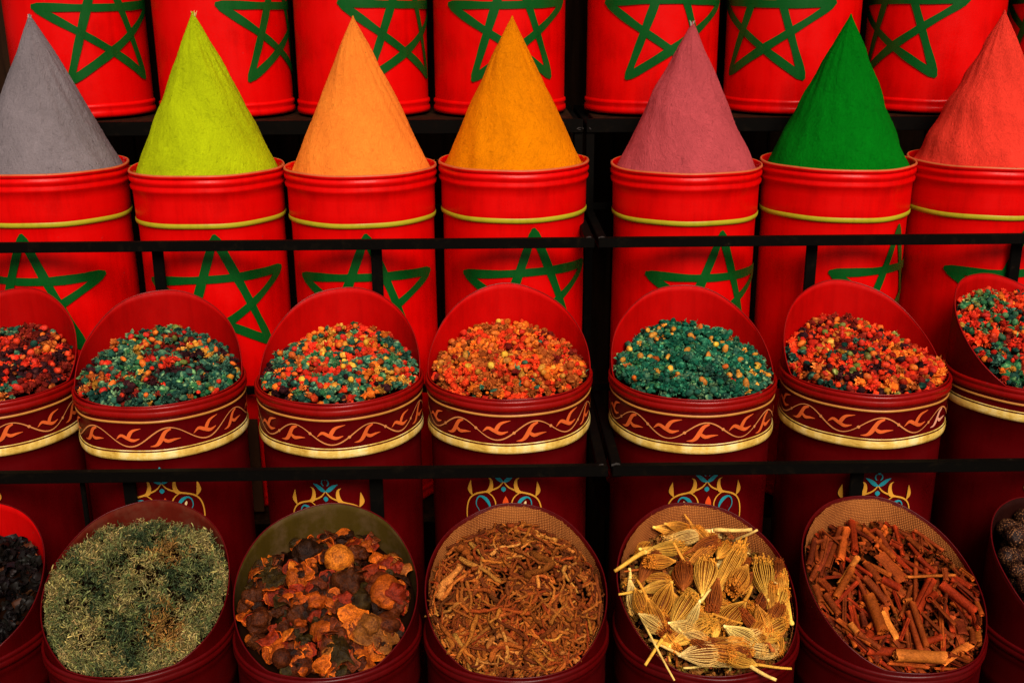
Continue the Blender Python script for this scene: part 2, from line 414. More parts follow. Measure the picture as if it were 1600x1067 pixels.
def plain_drum(cx, cy, zb, zr, star_deg, label, seed, star_rot=0.0, star_z=None):
    """bright red drum: lipped rim with two ribs, olive line, painted green star"""
    o = thing('spice_drum', label, 'drum', (cx, cy, zb), group='bright red drums with a green star')
    H = zr - zb; rb = 0.1505
    prof = [(rb, 0.028)]
    for z in np.linspace(0.06, H - 0.125, 12): prof.append((rb, z))
    prof += [(rb + 0.0006, H - 0.108), (rb + 0.0035, H - 0.101), (rb + 0.0035, H - 0.08), (rb + 0.0035, H - 0.055), (rb + 0.004, H - 0.040), (rb + 0.0075, H - 0.036), (rb + 0.0085, H - 0.031), (rb + 0.005, H - 0.026), (rb + 0.0055, H - 0.023), (rb + 0.0088, H - 0.019), (rb + 0.009, H - 0.014), (rb + 0.0052, H - 0.009)]
    WALL[0] = wobf(seed, 0.0012); body(o, prof, RED, seed)
    V, F, UV = lathe([(rb + 0.0052, H - 0.009), (rb + 0.0085, H - 0.006), (rb + 0.0092, H - 0.002), (rb + 0.0075, H + 0.001), (rb + 0.005, H + 0.0006), (rb + 0.004, H - 0.004), (rb + 0.002, H - 0.06)], 128, 0.0012, seed)
    link('rim', mesh('rim', V, F, mats=[RED, LIPW], mi=[1 if 2 <= i // 128 <= 3 else 0 for i in range(len(F))], uv=UV), o)
    V, F, UV = lathe([(rb + 0.0018, H - 0.1072), (rb + 0.0042, H - 0.1060), (rb + 0.0052, H - 0.1025), (rb + 0.0050, H - 0.0985), (rb + 0.0040, H - 0.0965)], 128, 0.0012, seed)
    link('olive_stripe', mesh('olive_stripe', V, F, OLIVE, uv=UV), o)
    base_ring(o, RED, rb, seed)
    star_part(o, rb + 0.0012, R_(star_deg) - math.atan2(cx, cy), (H - 0.254) if star_z is None else star_z, 1.0, star_rot, 0.83 if star_z is None else 0.90, seed)
    V, F, UV = lathe([(0.0005, H - 0.02), (0.08, H - 0.02), (rb - 0.002, H - 0.02)], 48)
    link('lid', mesh('lid', V, F, RED, uv=UV), o)
    return o

def cone(cx, cy, z, rad, h, mat, label, seed, tipmat=None, group='spice cones on the bright red drums'):
    o = thing('spice_cone', label, 'spice cone', (cx, cy, z), group=group)
    r0 = np.random.default_rng(seed); n = 160; m = 90
    V = np.zeros((m + 1, n, 3)); UV = np.zeros((m + 1, n, 2))
    th = np.linspace(0, 2 * math.pi, n, endpoint=False)
    k1 = r0.uniform(0, 6.28, 12); f1 = r0.integers(2, 22, 12); g1 = r0.uniform(3, 30, 12)
    for i in range(m + 1):
        t = i / m; zz = h * t; r = rad * (1 - t) ** 0.985 + 0.0008 * math.sin(math.pi * t)
        if t > 0.97: r = max(r, 0.003 * (1 - t) / 0.03 + 0.0012)
        d = sum(np.sin(f1[j] * th + k1[j] + g1[j] * t * (1 + 0.3 * np.sin(th))) / (f1[j] ** 0.6) for j in range(12)) * 0.0016 * min(1, (1 - t) * 4)
        d = d + r0.normal(0, 0.00028, n) * min(1, (1 - t) * 6)
        rr = r + d
        V[i, :, 0] = rr * np.cos(th) + 0.003 * math.sin(t * 5 + seed) * t; V[i, :, 1] = rr * np.sin(th); V[i, :, 2] = zz
        UV[i, :, 0] = th * 0.10 + 0.013 * np.sin(t * 9 + k1[0]); UV[i, :, 1] = t * 0.35
    V = V.reshape(-1, 3); F = []
    for i in range(m):
        a = i * n + np.arange(n); b = i * n + (np.arange(n) + 1) % n
        F.append(np.stack([a, b, b + n, a + n], 1))
    F = np.concatenate(F)
    link('crust', mesh('crust', V, F, mat, uv=UV.reshape(-1, 2)), o)
    cr = []
    for j in range(80):              # crumbs of the spice that have fallen on the rim
        a = r0.uniform(0, 6.28); q = r0.uniform(.1478, .1595); s = r0.uniform(.0004, .0011); p = np.array([q * math.cos(a), q * math.sin(a), 0.0165 + s * .3])
        cr.append(([p + (s, 0, -s * .4), p + (-s * .6, s, -s * .3), p + (-s * .5, -s * .9, -s * .4), p + (0, 0, s)], [(0, 1, 3), (1, 2, 3), (2, 0, 3), (0, 2, 1)]))
    Vv, Ff = merge(cr); link('fallen_crumbs', mesh('fallen_crumbs', Vv, Ff, mat, uv=[(0, 0)] * len(Vv)), o)['kind'] = 'stuff'
    if tipmat:                       # a few straw ends sticking out of the peak
        parts = []
        for j in range(7):
            a = r0.uniform(0, 6.28); L = r0.uniform(0.006, 0.014); s = 0.0045
            p0 = np.array([s * .4 * math.cos(a), s * .4 * math.sin(a), h - 0.012]); p1 = p0 + np.array([math.cos(a) * L * .35, math.sin(a) * L * .35, L])
            wv = 0.0011
            Vv = [p0 + (wv, 0, 0), p0 + (-wv * .5, wv, 0), p0 + (-wv * .5, -wv, 0), p1 + (wv * .5, 0, 0), p1 + (-wv * .3, wv * .5, 0), p1 + (-wv * .3, -wv * .5, 0)]
            parts.append((Vv, [(0, 1, 4, 3), (1, 2, 5, 4), (2, 0, 3, 5), (3, 4, 5)]))
        Vv, Ff = merge(parts); link('straw_tip', mesh('straw_tip', Vv, Ff, tipmat), o)['kind'] = 'stuff'
    return o

# back row ----------------------------------------------------------
ZB = 1.500
for i, (px, sd_, lab) in enumerate([
    (136, 24, 'red drum with green star on the top shelf, between the grey and lime cones'),
    (357, 55, 'red drum with green star turned right, on the top shelf behind the lime cone'),
    (570, 40, 'red drum with green star on the top shelf, behind the peach orange cone'),
    (781, 12, 'red drum with centred green star on the top shelf, behind the amber cone'),
    (1015.5, 15, 'red drum with green star on the top shelf behind the mauve cone'),
    (1229, -23, 'red drum with green star on the top shelf, between the mauve and green cones'),
    (1446, -32, 'red drum with green star on the top shelf, between the green and scarlet cones'),
    (1664, -24, 'red drum cut by the frame edge on the top shelf, behind the scarlet cone')]):
    p = at_y(px, 172, YB)
    plain_drum(p.x, YB, ZB, ZB + 0.70, sd_, lab, 40 + i, 0.02 * ((i * 7) % 3 - 1), star_z=0.196)

# cone row ----------------------------------------------------------
CONES = [  # rim centre px, rim side y, star deg, base, dark, label bits, apex y
    (77, 256, -27, (0.205, 0.168, 0.178), (0.07, 0.055, 0.06), 'grey', 22, 1),
    (324, 258, 2, (0.405, 0.48, 0.004), (0.12, 0.12, 0.004), 'lime green', 18, 2),
    (564, 257, 1, (0.98, 0.235, 0.027), (0.42, 0.09, 0.012), 'peach orange', 25, 0),
    (801.5, 249, 17, (0.76, 0.205, 0.001), (0.28, 0.07, 0.004), 'amber', 25, 0),
    (1071.5, 254, 30, (0.47, 0.066, 0.075), (0.16, 0.02, 0.025), 'mauve pink', 33, 1),
    (1308.5, 249, 59, (0.001, 0.145, 0.005), (0.001, 0.04, 0.003), 'dark green', 22, 0),
    (1541, 246, 38, (0.80, 0.042, 0.024), (0.35, 0.012, 0.008), 'scarlet', 16, 0)]
STRAWC = enamel('pale straw', (0.55, 0.40, 0.12), 0.6)
STRAWG = enamel('pale grey straw', (0.40, 0.32, 0.28), 0.6)
for i, (px, py, sg, c, dk, nm, ay, tip) in enumerate(CONES):
    p = at_y(px, py, YC)
    plain_drum(p.x, YC, 0.69, p.z, sg, 'bright red drum with green star and olive stripe holding the %s spice cone' % nm, 60 + i, [0.0, -0.03, 0.0, -0.02, 0.02, 0.03, 0.0][i])
    apex = at_y(px + (px - 800) * 0.037, ay, YC).z
    cone(p.x, YC, p.z - 0.016, 0.1475, apex - p.z + 0.016, powder('pressed %s spice' % nm, c, dk, 1 if i % 2 else -1),
         'tall smooth %s spice cone standing in its red drum' % nm, 80 + i, [None, STRAWG, STRAWC][tip])

# ------------------------------------------------------------------ scoop drums
class Fill:
    """surface of a drum's contents, in the drum's own plane axes a (across), b (towards the high back)"""
    def __init__(s, cx, cy, zr, alpha, h0, slope, dome, rad=0.147, n=110, back=False, wall=None):
        s.back = back; s.wall = wall
        s.c = (cx, cy, zr); s.al = alpha; s.h0, s.sl, s.dm, s.R, s.n = h0, slope, dome, rad, n
        s.e1 = np.array([math.cos(alpha), math.sin(alpha), 0]); s.e2 = np.array([-math.sin(alpha), math.cos(alpha), 0])
        g = np.linspace(-rad, rad, n); A, B = np.meshgrid(g, g, indexing='ij')
        s.g = g; s.A, s.B = A, B; s.cell = g[1] - g[0]
        s.H = s.base(A, B)
    def base(s, a, b):
        q = (a * a + b * b) / s.R ** 2
        up = s.sl * (b + s.R) if not s.back else s.sl * np.maximum(0, b + 0.02) ** 2
        if s.wall:                   # lies against the collar wall, a little below its edge
            H_, d0 = s.wall; bb = b / s.R; up = H_ * np.clip((bb - d0) / (1 - d0), 0, 1) * (.95 - s.sl * np.maximum(0, bb) ** 1.3)
        return s.h0 + up + s.dm * (1 - q ** 1.35) + 0.004 * np.sin(a * 55 + s.c[0] * 9) * np.cos(b * 47 + 1.3)
    def hm(s, a, b):
        i = np.clip(((np.asarray(a) + s.R) / s.cell).round().astype(int), 0, s.n - 1); j = np.clip(((np.asarray(b) + s.R) / s.cell).round().astype(int), 0, s.n - 1)
        return s.H[i, j]
    def world(s, a, b, h):
        return np.array(s.c) + s.e1 * a + s.e2 * b + np.array([0, 0, 1.0]) * h
    def local(s, p):
        d = np.array(p) - np.array(s.c); return float(d @ s.e1), float(d @ s.e2)
    def from_px(s, px, py, lift=0.0):
        a = b = 0.0
        for z in np.linspace(.24, -.08, 161):      # walk down the line of sight until it meets the heap
            a, b = s.local(at_z(px, py, s.c[2] + z)); q = math.hypot(a, b); k = min(1, s.R / max(q, 1e-6))
            if z <= float(s.base(a * k, b * k)) + lift and (q < s.R * 1.12 or z < 0): break
        return a, b
    def raise_(s, pts, r):
        for (a, b, z) in pts:
            i0 = max(0, int((a - r + s.R) / s.cell)); i1 = min(s.n, int((a + r + s.R) / s.cell) + 2)
            j0 = max(0, int((b - r + s.R) / s.cell)); j1 = min(s.n, int((b + r + s.R) / s.cell) + 2)
            if i0 >= i1 or j0 >= j1: continue
            d2 = (s.A[i0:i1, j0:j1] - a) ** 2 + (s.B[i0:i1, j0:j1] - b) ** 2
            top = np.where(d2 < r * r, z + np.sqrt(np.maximum(r * r - d2, 0)), -9)
            s.H[i0:i1, j0:j1] = np.maximum(s.H[i0:i1, j0:j1], top)
    def lay(s, a0, b0, a1, b1, r, k=7, soft=0.55, maxtilt=0.9):
        """rest a stick of radius r between two plan points; returns its two ends in drum axes"""
        t = np.linspace(0, 1, k); A = a0 + (a1 - a0) * t; B = b0 + (b1 - b0) * t
        h = s.hm(A, B); ins = (A * A + B * B) < s.R ** 2
        if ins.sum() >= 2:
            m_, c_ = np.polyfit(t[ins], h[ins], 1); res = (h[ins] - (m_ * t[ins] + c_)).max()
        else: m_, c_, res = 0.0, float(h.mean()), 0.0
        L = math.hypot(a1 - a0, b1 - b0) + 1e-6; m_ = max(-maxtilt * L, min(maxtilt * L, m_))
        z0 = c_ + res * soft + r * 0.75; z1 = z0 + m_
        z0 = min(z0, float(s.base(a0, b0)) + .024); z1 = min(z1, float(s.base(a1, b1)) + .024); m_ = z1 - z0
        s.raise_([(A[i], B[i], z0 + m_ * t[i]) for i in range(k)], r)
        return s.world(a0, b0, z0), s.world(a1, b1, z1)
    def under(s, name, sink, color, mat):
        """the packed matter below the loose pieces, a closed shallow mound as V,F,col"""
        n = 40; V = []; F = []
        rings = 14
        for i in range(rings + 1):
            for j in range(n):
                r = s.R * .985 * i / rings; t = 2 * math.pi * j / n; a, b = r * math.cos(t), r * math.sin(t)
                V.append(s.world(a, b, float(s.base(a, b)) - sink + random.uniform(-.002, .002)))
        for i in range(rings):
            for j in range(n):
                F.append((i * n + j, i * n + (j + 1) % n, (i + 1) * n + (j + 1) % n, (i + 1) * n + j))
        return np.array(V), F

def scoop(parent, rad, H, alpha, mat_in, mat_out, z0, seed, lining=None, d0=-0.85, edge=None):
    """tall half-cut collar rising from the rim; alpha turns its low side"""
    n = 120; m = 12; r0 = np.random.default_rng(seed); ph = r0.uniform(0, 6.28, 4)
    th = np.linspace(0, 2 * math.pi, n, endpoint=False)
    # phi = angle from low side
    low = math.atan2(-math.cos(alpha), math.sin(alpha))
    phi = th - low
    top = H * np.clip((-np.cos(phi) - d0) / (1 - d0), 0, 1) + 0.0012 * np.sin(3 * th + ph[0]) + 0.0008 * np.sin(8 * th + ph[1])
    top = np.maximum(top, 0.0015)
    wob = 0.0012 * np.sin(2 * th + ph[2]) + 0.0008 * np.sin(5 * th + ph[3])
    def shell(r, zlo, zofs=0.0):
        V = np.zeros((m + 1, n, 3)); UV = np.zeros((m + 1, n, 2))
        for i in range(m + 1):
            t = i / m; z = zlo + (top + zofs - zlo) * t; rr = r + wob * t - 0.002 * t * (top / max(H, .01))
            V[i, :, 0] = rr * np.cos(th); V[i, :, 1] = rr * np.sin(th); V[i, :, 2] = z0 + z
            UV[i, :, 0] = th * rad; UV[i, :, 1] = z
        return V, UV
    Vo, Uo = shell(rad, -0.004); Vi, Ui = shell(rad - 0.0016, -0.012)
    V = np.concatenate([Vo.reshape(-1, 3), Vi.reshape(-1, 3)]); UV = np.concatenate([Uo.reshape(-1, 2), Ui.reshape(-1, 2)])
    F = []; mi = []
    N = (m + 1) * n
    for i in range(m):
        a = i * n + np.arange(n); b = i * n + (np.arange(n) + 1) % n
        F.append(np.stack([a, b, b + n, a + n], 1)); mi += [0] * n
        F.append(np.stack([N + a, N + a + n, N + b + n, N + b], 1)); mi += [1] * n
    a = m * n + np.arange(n); b = m * n + (np.arange(n) + 1) % n
    F.append(np.stack([a, b, N + b, N + a], 1)); mi += [0] * n
    o = link('scoop', mesh('scoop', V, np.concatenate(F), mats=[mat_out, mat_in], mi=mi, uv=UV), parent)
    # rolled wire edge
    path = Vo[m]; k = 6; V = []; 
    T = np.roll(path, -1, 0) - np.roll(path, 1, 0); T /= np.linalg.norm(T, axis=1)[:, None]
    rd = path.copy(); rd[:, 2] = 0; rd /= np.linalg.norm(rd, axis=1)[:, None]
    up = np.cross(rd, T)
    for j in range(k):
        a = 2 * math.pi * j / k; V.append(path + 0.0013 * (math.cos(a) * rd + math.sin(a) * up) - rd * 0.0008)
    V = np.stack(V, 1).reshape(-1, 3); F = []
    ii = np.arange(n)
    for j in range(k):
        F.append(np.stack([ii * k + j, ((ii + 1) % n) * k + j, ((ii + 1) % n) * k + (j + 1) % k, ii * k + (j + 1) % k], 1))
    link('scoop_edge', mesh('scoop_edge', V, np.concatenate(F), edge or BEAD), parent)
    if lining is not None:
        keep = top > 0.012
        V, UV = shell(rad - 0.0065, -0.03, -0.003)
        V += r0.normal(0, 0.0004, V.shape)
        F = []
        for i in range(m):
            for j in range(n):
                q = (j + 1) % n
                if keep[j] and keep[q]: F.append((i * n + j, (i + 1) * n + j, (i + 1) * n + q, i * n + q))
        # frayed threads along the edge
        Vl = list(V.reshape(-1, 3)); Ul = list(UV.reshape(-1, 2))
        for _ in range(150):
            j = int(r0.integers(0, n))
            if not keep[j]: continue
            p = V[m, j]; t1 = np.array([-math.sin(th[j]), math.cos(th[j]), 0]); L = r0.uniform(0.003, 0.011)
            d = t1 * r0.normal(0, 0.8) + np.array([0, 0, 1.0]) * r0.uniform(-0.4, 0.7) - rd[j] * 0.25; d /= np.linalg.norm(d)
            wv = np.cross(d, rd[j]) * 0.00035; o0 = len(Vl)
            mid = p + d * L * 0.5 + r0.normal(0, 0.0007, 3)
            for q in (p - wv, p + wv, mid - wv, mid + wv, p + d * L): Vl.append(q); Ul.append((0.1, 0.1))
            F += [(o0, o0 + 1, o0 + 3, o0 + 2), (o0 + 2, o0 + 3, o0 + 4)]
        link('burlap_lining', mesh('burlap_lining', Vl, F, lining, uv=Ul), parent)
    return o

def motif(parent, rad, th, z0, seed):
    """painted spray: teal tulip over two ochre branches with leaves"""
    K = 1.72e-4; u0 = th * rad; S = lambda cp, n, mi=1, off=0.0009: stroke(rad, [(q[0], q[1] * 1.1, q[2]) for q in cp], n, u0, z0, K, mi, off)
    g, c, o_ = [], [], []
    for s in (1, -1):
        g.append(S([(0, -2, 10), (60, 62, 17), (180, 112, 20), (300, 152, 19), (378, 220, 15), (412, 330, 15), (405, 460, 12), (340, 560, 8)], 26, s, 0.0009 if s > 0 else 0.0012))
        g.append(S([(205, 122, 10), (150, 100, 46), (128, 40, 40), (135, -18, 24), (165, -38, 3)], 12, s, 0.0014))
        g.append(S([(345, 175, 8), (372, 130, 50), (372, 85, 40), (362, 20, 3)], 10, s, 0.0014))
        g.append(S([(185, 112, 8), (115, 160, 13), (84, 240, 12), (110, 330, 9)], 12, s, 0.0011))
        c.append(S([(150, 330, 4), (148, 260, 22), (190, 195, 40), (250, 172, 20), (290, 205, 12), (300, 270, 9), (260, 330, 5)], 18, s, 0.0010))
        c.append(S([(0, 4, 14), (40, -20, 44), (85, -55, 36), (132, -78, 4)], 10, s, 0.0009 if s > 0 else 0.0012))
        c.append(S([(18, -60, 8), (36, -85, 14), (30, -118, 8), (0, -128, 7)], 8, s, 0.0013))
        if s == (1 if seed % 2 else -1): o_.append(S([(222, 262, 4), (226, 244, 24), (232, 226, 24), (238, 210, 4)], 8, s, 0.0015))
    c.append(S([(0, -122, 20), (0, -150, 34), (0, -176, 6)], 7, 1, 0.0016))
    c.append(S([(0, 50, 3), (0, 66, 46), (0, 88, 46), (0, 106, 3)], 7, 1, 0.0009))
    rd = S([(22, 152, 3), (22, 195, 50), (22, 250, 64), (22, 330, 10)], 9, 1, 0.0009)
    for nm, pt, mt in (('painted_branch', g, OCHR), ('painted_dot', o_, CREM), ('painted_bud', [rd], REDO)):
        V, F = merge(pt); link(nm, mesh(nm, V, F, mt), parent)
    for q in c: link('painted_petal', mesh('painted_petal', *q, CYAN), parent)

def vine(parent, rad, zc, shift, seed, leafmats=(None,), dots=False, amp=0.0185):
    """wavy vine with flame-shaped leaves round the collar"""
    nper = 7; per = 2 * math.pi / nper * rad; K = 2.29e-4; n = 30 * nper; r0 = random.Random(seed)
    u = np.linspace(0, 2 * math.pi * rad, n + 1); ph = shift * rad
    z = zc + amp * np.cos((u - ph) / per * 2 * math.pi) * 0.92
    lv = [on_wall(rad, u, z, 0.0021 + 0.0005 * np.sin(u * 60), 0.0009, 2)]
    if dots:
        for k in range(nper * 2):
            uu = ph + per * (k / 2 + 0.22); zz = zc + amp * 0.92 * math.cos((uu - ph) / per * 2 * math.pi)
            lv.append(on_wall(rad, [uu - .003, uu - .0015, uu, uu + .0015, uu + .003], [zz] * 5, [.001, .005, .0058, .005, .001], 0.0012))
    V, F = merge(lv); link('painted_vine', mesh('painted_vine', V, F, VINE), parent)
    for k in range(nper):
        mt = leafmats[k % len(leafmats)] or ORNG
        q = 1 + r0.uniform(-.08, .08)
        a = [stroke(rad, [(20, 18, 14), (-25, 42, 28), (-68, 118, 33), (-100, 146, 20), (-142, 152, 3)], 14, ph + per * k, zc + amp, K * q, 1, 0.0011),
             stroke(rad, [(-40, 96, 22), (-8, 116, 28), (40, 108, 18), (88, 104, 3)], 10, ph + per * k, zc + amp, K * q, 1, 0.0014)]
        V, F = merge(a); link('painted_leaf', mesh('painted_leaf', V, F, mt), parent)
        a = [stroke(rad, [(-112, -70, 3), (-70, -104, 24), (-20, -82, 28), (30, -62, 26), (86, -78, 5)], 14, ph + per * (k + .5), zc - amp, K * q, 1, 0.0011),
             stroke(rad, [(-12, -74, 26), (4, -112, 31), (36, -148, 22), (105, -168, 3)], 12, ph + per * (k + .5), zc - amp, K * q, 1, 0.0014)]
        V, F = merge(a); link('painted_leaf', mesh('painted_leaf', V, F, ORNG), parent)

def scoop_drum(cx, cy, zb, zr, alpha, Hs, label, seed, mat_in, lining=None, deco=True, motif_deg=None, shift=0.0, leafmats=(None,), dots=False, big=1.0, group='', d0=-0.85, narrow=False, mz=0.0):
    o = thing('scoop_drum', label, 'drum', (cx, cy, zb), group=group)
    H = zr - zb; k = big; rb = 0.1515 * k; N_ = 0.040 if narrow else 0.0
    prof = [(rb - 0.0005, 0.028)] + [(rb - 0.0005, z) for z in np.linspace(0.06, H - 0.125, 10)]
    prof += [(rb, H - 0.104 + N_), (rb + 0.0035, H - 0.101 + N_), (rb + 0.0035, H - 0.084 + N_)]
    prof += ([] if narrow else [(rb + 0.0030, H - 0.080), (rb + 0.0030, H - 0.07), (rb + 0.0030, H - 0.06), (rb + 0.0030, H - 0.050)]) + [(rb + 0.003, H - 0.042), (rb + 0.0030, H - 0.034), (rb + 0.0045, H - 0.031), (rb + 0.0045, H - 0.025), (rb + 0.0035, H - 0.022)]
    WALL[0] = wobf(seed, 0.0012); body(o, prof, CRIM_LIT if deco else CRIM_DIM, seed)
    V, F, UV = lathe([(rb + 0.0035, H - 0.0222), (rb + 0.0070, H - 0.020), (rb + 0.0085, H - 0.0145), (rb + 0.0072, H - 0.0100), (rb + 0.0062, H - 0.0085), (rb + 0.0078, H - 0.0065), (rb + 0.0082, H - 0.002), (rb + 0.006, H + 0.0006), (rb + 0.0035, H), (rb + 0.0025, H - 0.004), (rb - 0.004, H - 0.012)], 128, 0.0012, seed)
    link('rim', mesh('rim', V, F, BEAD if deco else DARKRIM, uv=UV), o)
    base_ring(o, CRIM_DIM, rb, seed)
    ra = rb + 0.0045
    if deco:
        V, F, UV = lathe([(ra + 0.0001, H - 0.0305), (ra + 0.0010, H - 0.0298), (ra + 0.0013, H - 0.0285), (ra + 0.0010, H - 0.0270), (ra, H - 0.0262)], 128, 0.0012, seed)
        link('gold_line', mesh('gold_line', V, F, GOLD2, uv=UV), o)
        V, F, UV = lathe([(ra - 0.0012, H - 0.1015 + N_), (ra + 0.0006, H - 0.1005 + N_), (ra + 0.0012, H - 0.096 + N_), (ra + 0.0012, H - 0.089 + N_), (ra + 0.0004, H - 0.0862 + N_)], 128, 0.0012, seed)
        link('gold_band', mesh('gold_band', V, F, GOLD, uv=UV), o)
        V, F, UV = lathe([(ra - 0.0014, H - 0.0842 + N_), (ra + 0.0000, H - 0.0836 + N_), (ra - 0.0012, H - 0.0822 + N_)], 128, 0.0012, seed)
        link('gold_line', mesh('gold_line', V, F, GOLD, uv=UV), o)
        if not narrow: vine(o, rb + 0.0036, H - 0.0575, shift - math.atan2(cx, cy), seed, leafmats, dots)
    if motif_deg is not None:
        motif(o, rb + 0.0012, R_(motif_deg) - math.atan2(cx, cy), H - 0.157 - mz, seed)
    scoop(o, rb + 0.003, Hs, alpha, mat_in, CRIM_LIT if deco else CRIM_DIM, H, seed, lining, d0, None if deco else DARKRIM)
    return o

# ------------------------------------------------------------------ batches of small pieces
class Batch:
    def __init__(s): s.V, s.F, s.C, s.o, s.core = [], [], [], 0, 0
    def add(s, V, F, C):
        s.V.append(np.asarray(V, np.float32)); s.F.append(np.asarray(F, np.int64) + s.o); s.C.append(np.asarray(C, np.float32)); s.o += len(V)
    def mesh(s, name, mat, smooth=False): F = np.concatenate(s.F).astype(np.int32); return mesh(name, np.concatenate(s.V), F, smooth=smooth, col=np.concatenate(s.C), mats=[mat, GAP_SHADE], mi=(np.arange(len(F)) < s.core).astype(np.int32))
def ico(sub):
    import bmesh
    bm = bmesh.new(); bmesh.ops.create_icosphere(bm, subdivisions=sub, radius=1.0)
    V = np.array([v.co[:] for v in bm.verts]); F = np.array([[v.index for v in f.verts] for f in bm.faces]); bm.free()
    return V, F
ICO1, ICO2, ICO3, ICO5 = ico(1), ico(2), ico(3), ico(5)
def rotm(r0=None, yaw=None, tilt=None):
    q = rng.normal(size=4); q /= np.linalg.norm(q); w_, x, y, z = q
    return np.array([[1 - 2 * (y * y + z * z), 2 * (x * y - z * w_), 2 * (x * z + y * w_)], [2 * (x * y + z * w_), 1 - 2 * (x * x + z * z), 2 * (y * z - x * w_)], [2 * (x * z - y * w_), 2 * (y * z + x * w_), 1 - 2 * (x * x + y * y)]])
def fig(p0, p1, roll=0.0, hint=(0, 0, 1)):
    """matrix whose local +X runs p0 -> p1"""
    p0, p1 = Vector(p0), Vector(p1); x = (p1 - p0).normalized(); h = Vector(hint)
    y = h.cross(x); y = y.normalized() if y.length > 1e-4 else Vector((0, 1, 0)); z = x.cross(y)
    m = Matrix((x, y, z)).transposed()
    return m @ Matrix.Rotation(roll, 3, 'X')
def rnd(a, b): return float(rng.uniform(a, b))
def jit(c, s=0.18):
    k = 1 + float(rng.normal(0, s)); k = max(0.45, k)
    return tuple(float(max(0.0005, min(1.0, x * k * (1 + rng.normal(0, s * 0.35))))) for x in c)

# templates: unit size about 1 across
def t_floret(npet, seed):
    """crumpled little dried flower head: lumpy heart and ragged pale-tipped petals"""
    r0 = np.random.default_rng(seed); V0, F0 = ICO1
    V = V0 * (0.36 + r0.normal(0, 0.05, (len(V0), 1))); V[:, 2] *= 0.85
    Vs, Fs, T = list(V), [list(f) for f in F0], [0.35] * len(V)
    for _ in range(npet):
        d = r0.normal(size=3); d[2] = abs(d[2]) * 0.9 - 0.15; d /= np.linalg.norm(d)
        s = np.cross(d, r0.normal(size=3)); s /= np.linalg.norm(s); L = r0.uniform(0.38, 0.58) * (1.35 if r0.random() < .15 else 1); wv = r0.uniform(0.035, 0.12)
        up = np.cross(s, d); o = len(Vs)
        m_ = d * L * 0.75 + up * r0.normal(0, 0.08)
        for q, t in ((d * 0.22 - s * wv, .3), (d * 0.22 + s * wv, .3), (m_ - s * wv * 1.25, .8), (m_ + s * wv * 1.25, .8), (d * L + up * r0.normal(0, 0.12), 1.0)):
            Vs.append(q); T.append(t)
        Fs += [[o, o + 1, o + 3], [o, o + 3, o + 2], [o + 2, o + 3, o + 4]]
    return np.array(Vs), np.array(Fs), np.array(T)
def t_bud(seed, el=1.25):
    r0 = np.random.default_rng(seed); V0, F0 = ICO2
    V = V0.copy(); a = np.arctan2(V[:, 1], V[:, 0]); V *= 0.5 * (1 + 0.05 * np.sin(a * 5 + seed))[:, None]; V *= 1 + r0.normal(0, 0.045, (len(V), 1))
    V[:, 2] *= el; V[:, 2] -= 0.06 * np.exp(-((V[:, 0] ** 2 + V[:, 1] ** 2) / 0.03)) * np.sign(V[:, 2])
    return V, F0, 0.25 + 0.6 * np.clip(V[:, 2] / el + 0.5, 0, 1)
def t_clump(seed):
    r0 = np.random.default_rng(seed); V0, F0 = ICO2; w_ = sum(np.sin(V0 @ r0.normal(0, 5, 3) + r0.uniform(0, 6)) for _ in range(5)) / 5
    V = V0 * (0.44 * (1 + .35 * w_ + r0.normal(0, .10, len(V0))))[:, None]; V[:, 2] *= .8
    return V, F0, np.clip(.35 + .35 * w_ + r0.normal(0, .28, len(V0)), 0, 1)
CLU = [t_clump(70 + i) for i in range(6)]
FLO = [t_floret(26, i) for i in range(8)]
BUD = [t_bud(i, [1.0, 1.15, 1.35, 1.5][i % 4]) for i in range(6)]
PAL = {  # base colour, tip colour
    'teal': ((0.006, 0.060, 0.040), (0.22, 0.36, 0.15)), 'green': ((0.008, 0.085, 0.030), (0.20, 0.34, 0.12)), 'emerald': ((0.002, 0.060, 0.033), (0.06, 0.25, 0.12)),
    'deep': ((0.003, 0.022, 0.016), (0.06, 0.15, 0.09)), 'plum': ((0.018, 0.004, 0.006), (0.07, 0.018, 0.015)), 'olive': ((0.10, 0.12, 0.015), (0.38, 0.36, 0.10)),
    'red': ((0.46, 0.012, 0.005), (0.72, 0.06, 0.02)), 'scarlet': ((0.56, 0.024, 0.005), (0.80, 0.10, 0.02)), 'maroon': ((0.12, 0.006, 0.004), (0.30, 0.03, 0.012)),
    'orange': ((0.60, 0.105, 0.007), (0.80, 0.23, 0.03)), 'rust': ((0.26, 0.042, 0.006), (0.60, 0.17, 0.03)), 'ochre': ((0.44, 0.16, 0.012), (0.74, 0.40, 0.07)), 'yellow': ((0.72, 0.36, 0.02), (0.88, 0.62, 0.12))}
def colr(T, key, k=1.0):
    b, t = (np.array(x) for x in PAL[key]); T = np.clip(T, 0, 1)[:, None] ** 2.6
    return (b * (1 - T) + t * 1.25 * T) * k

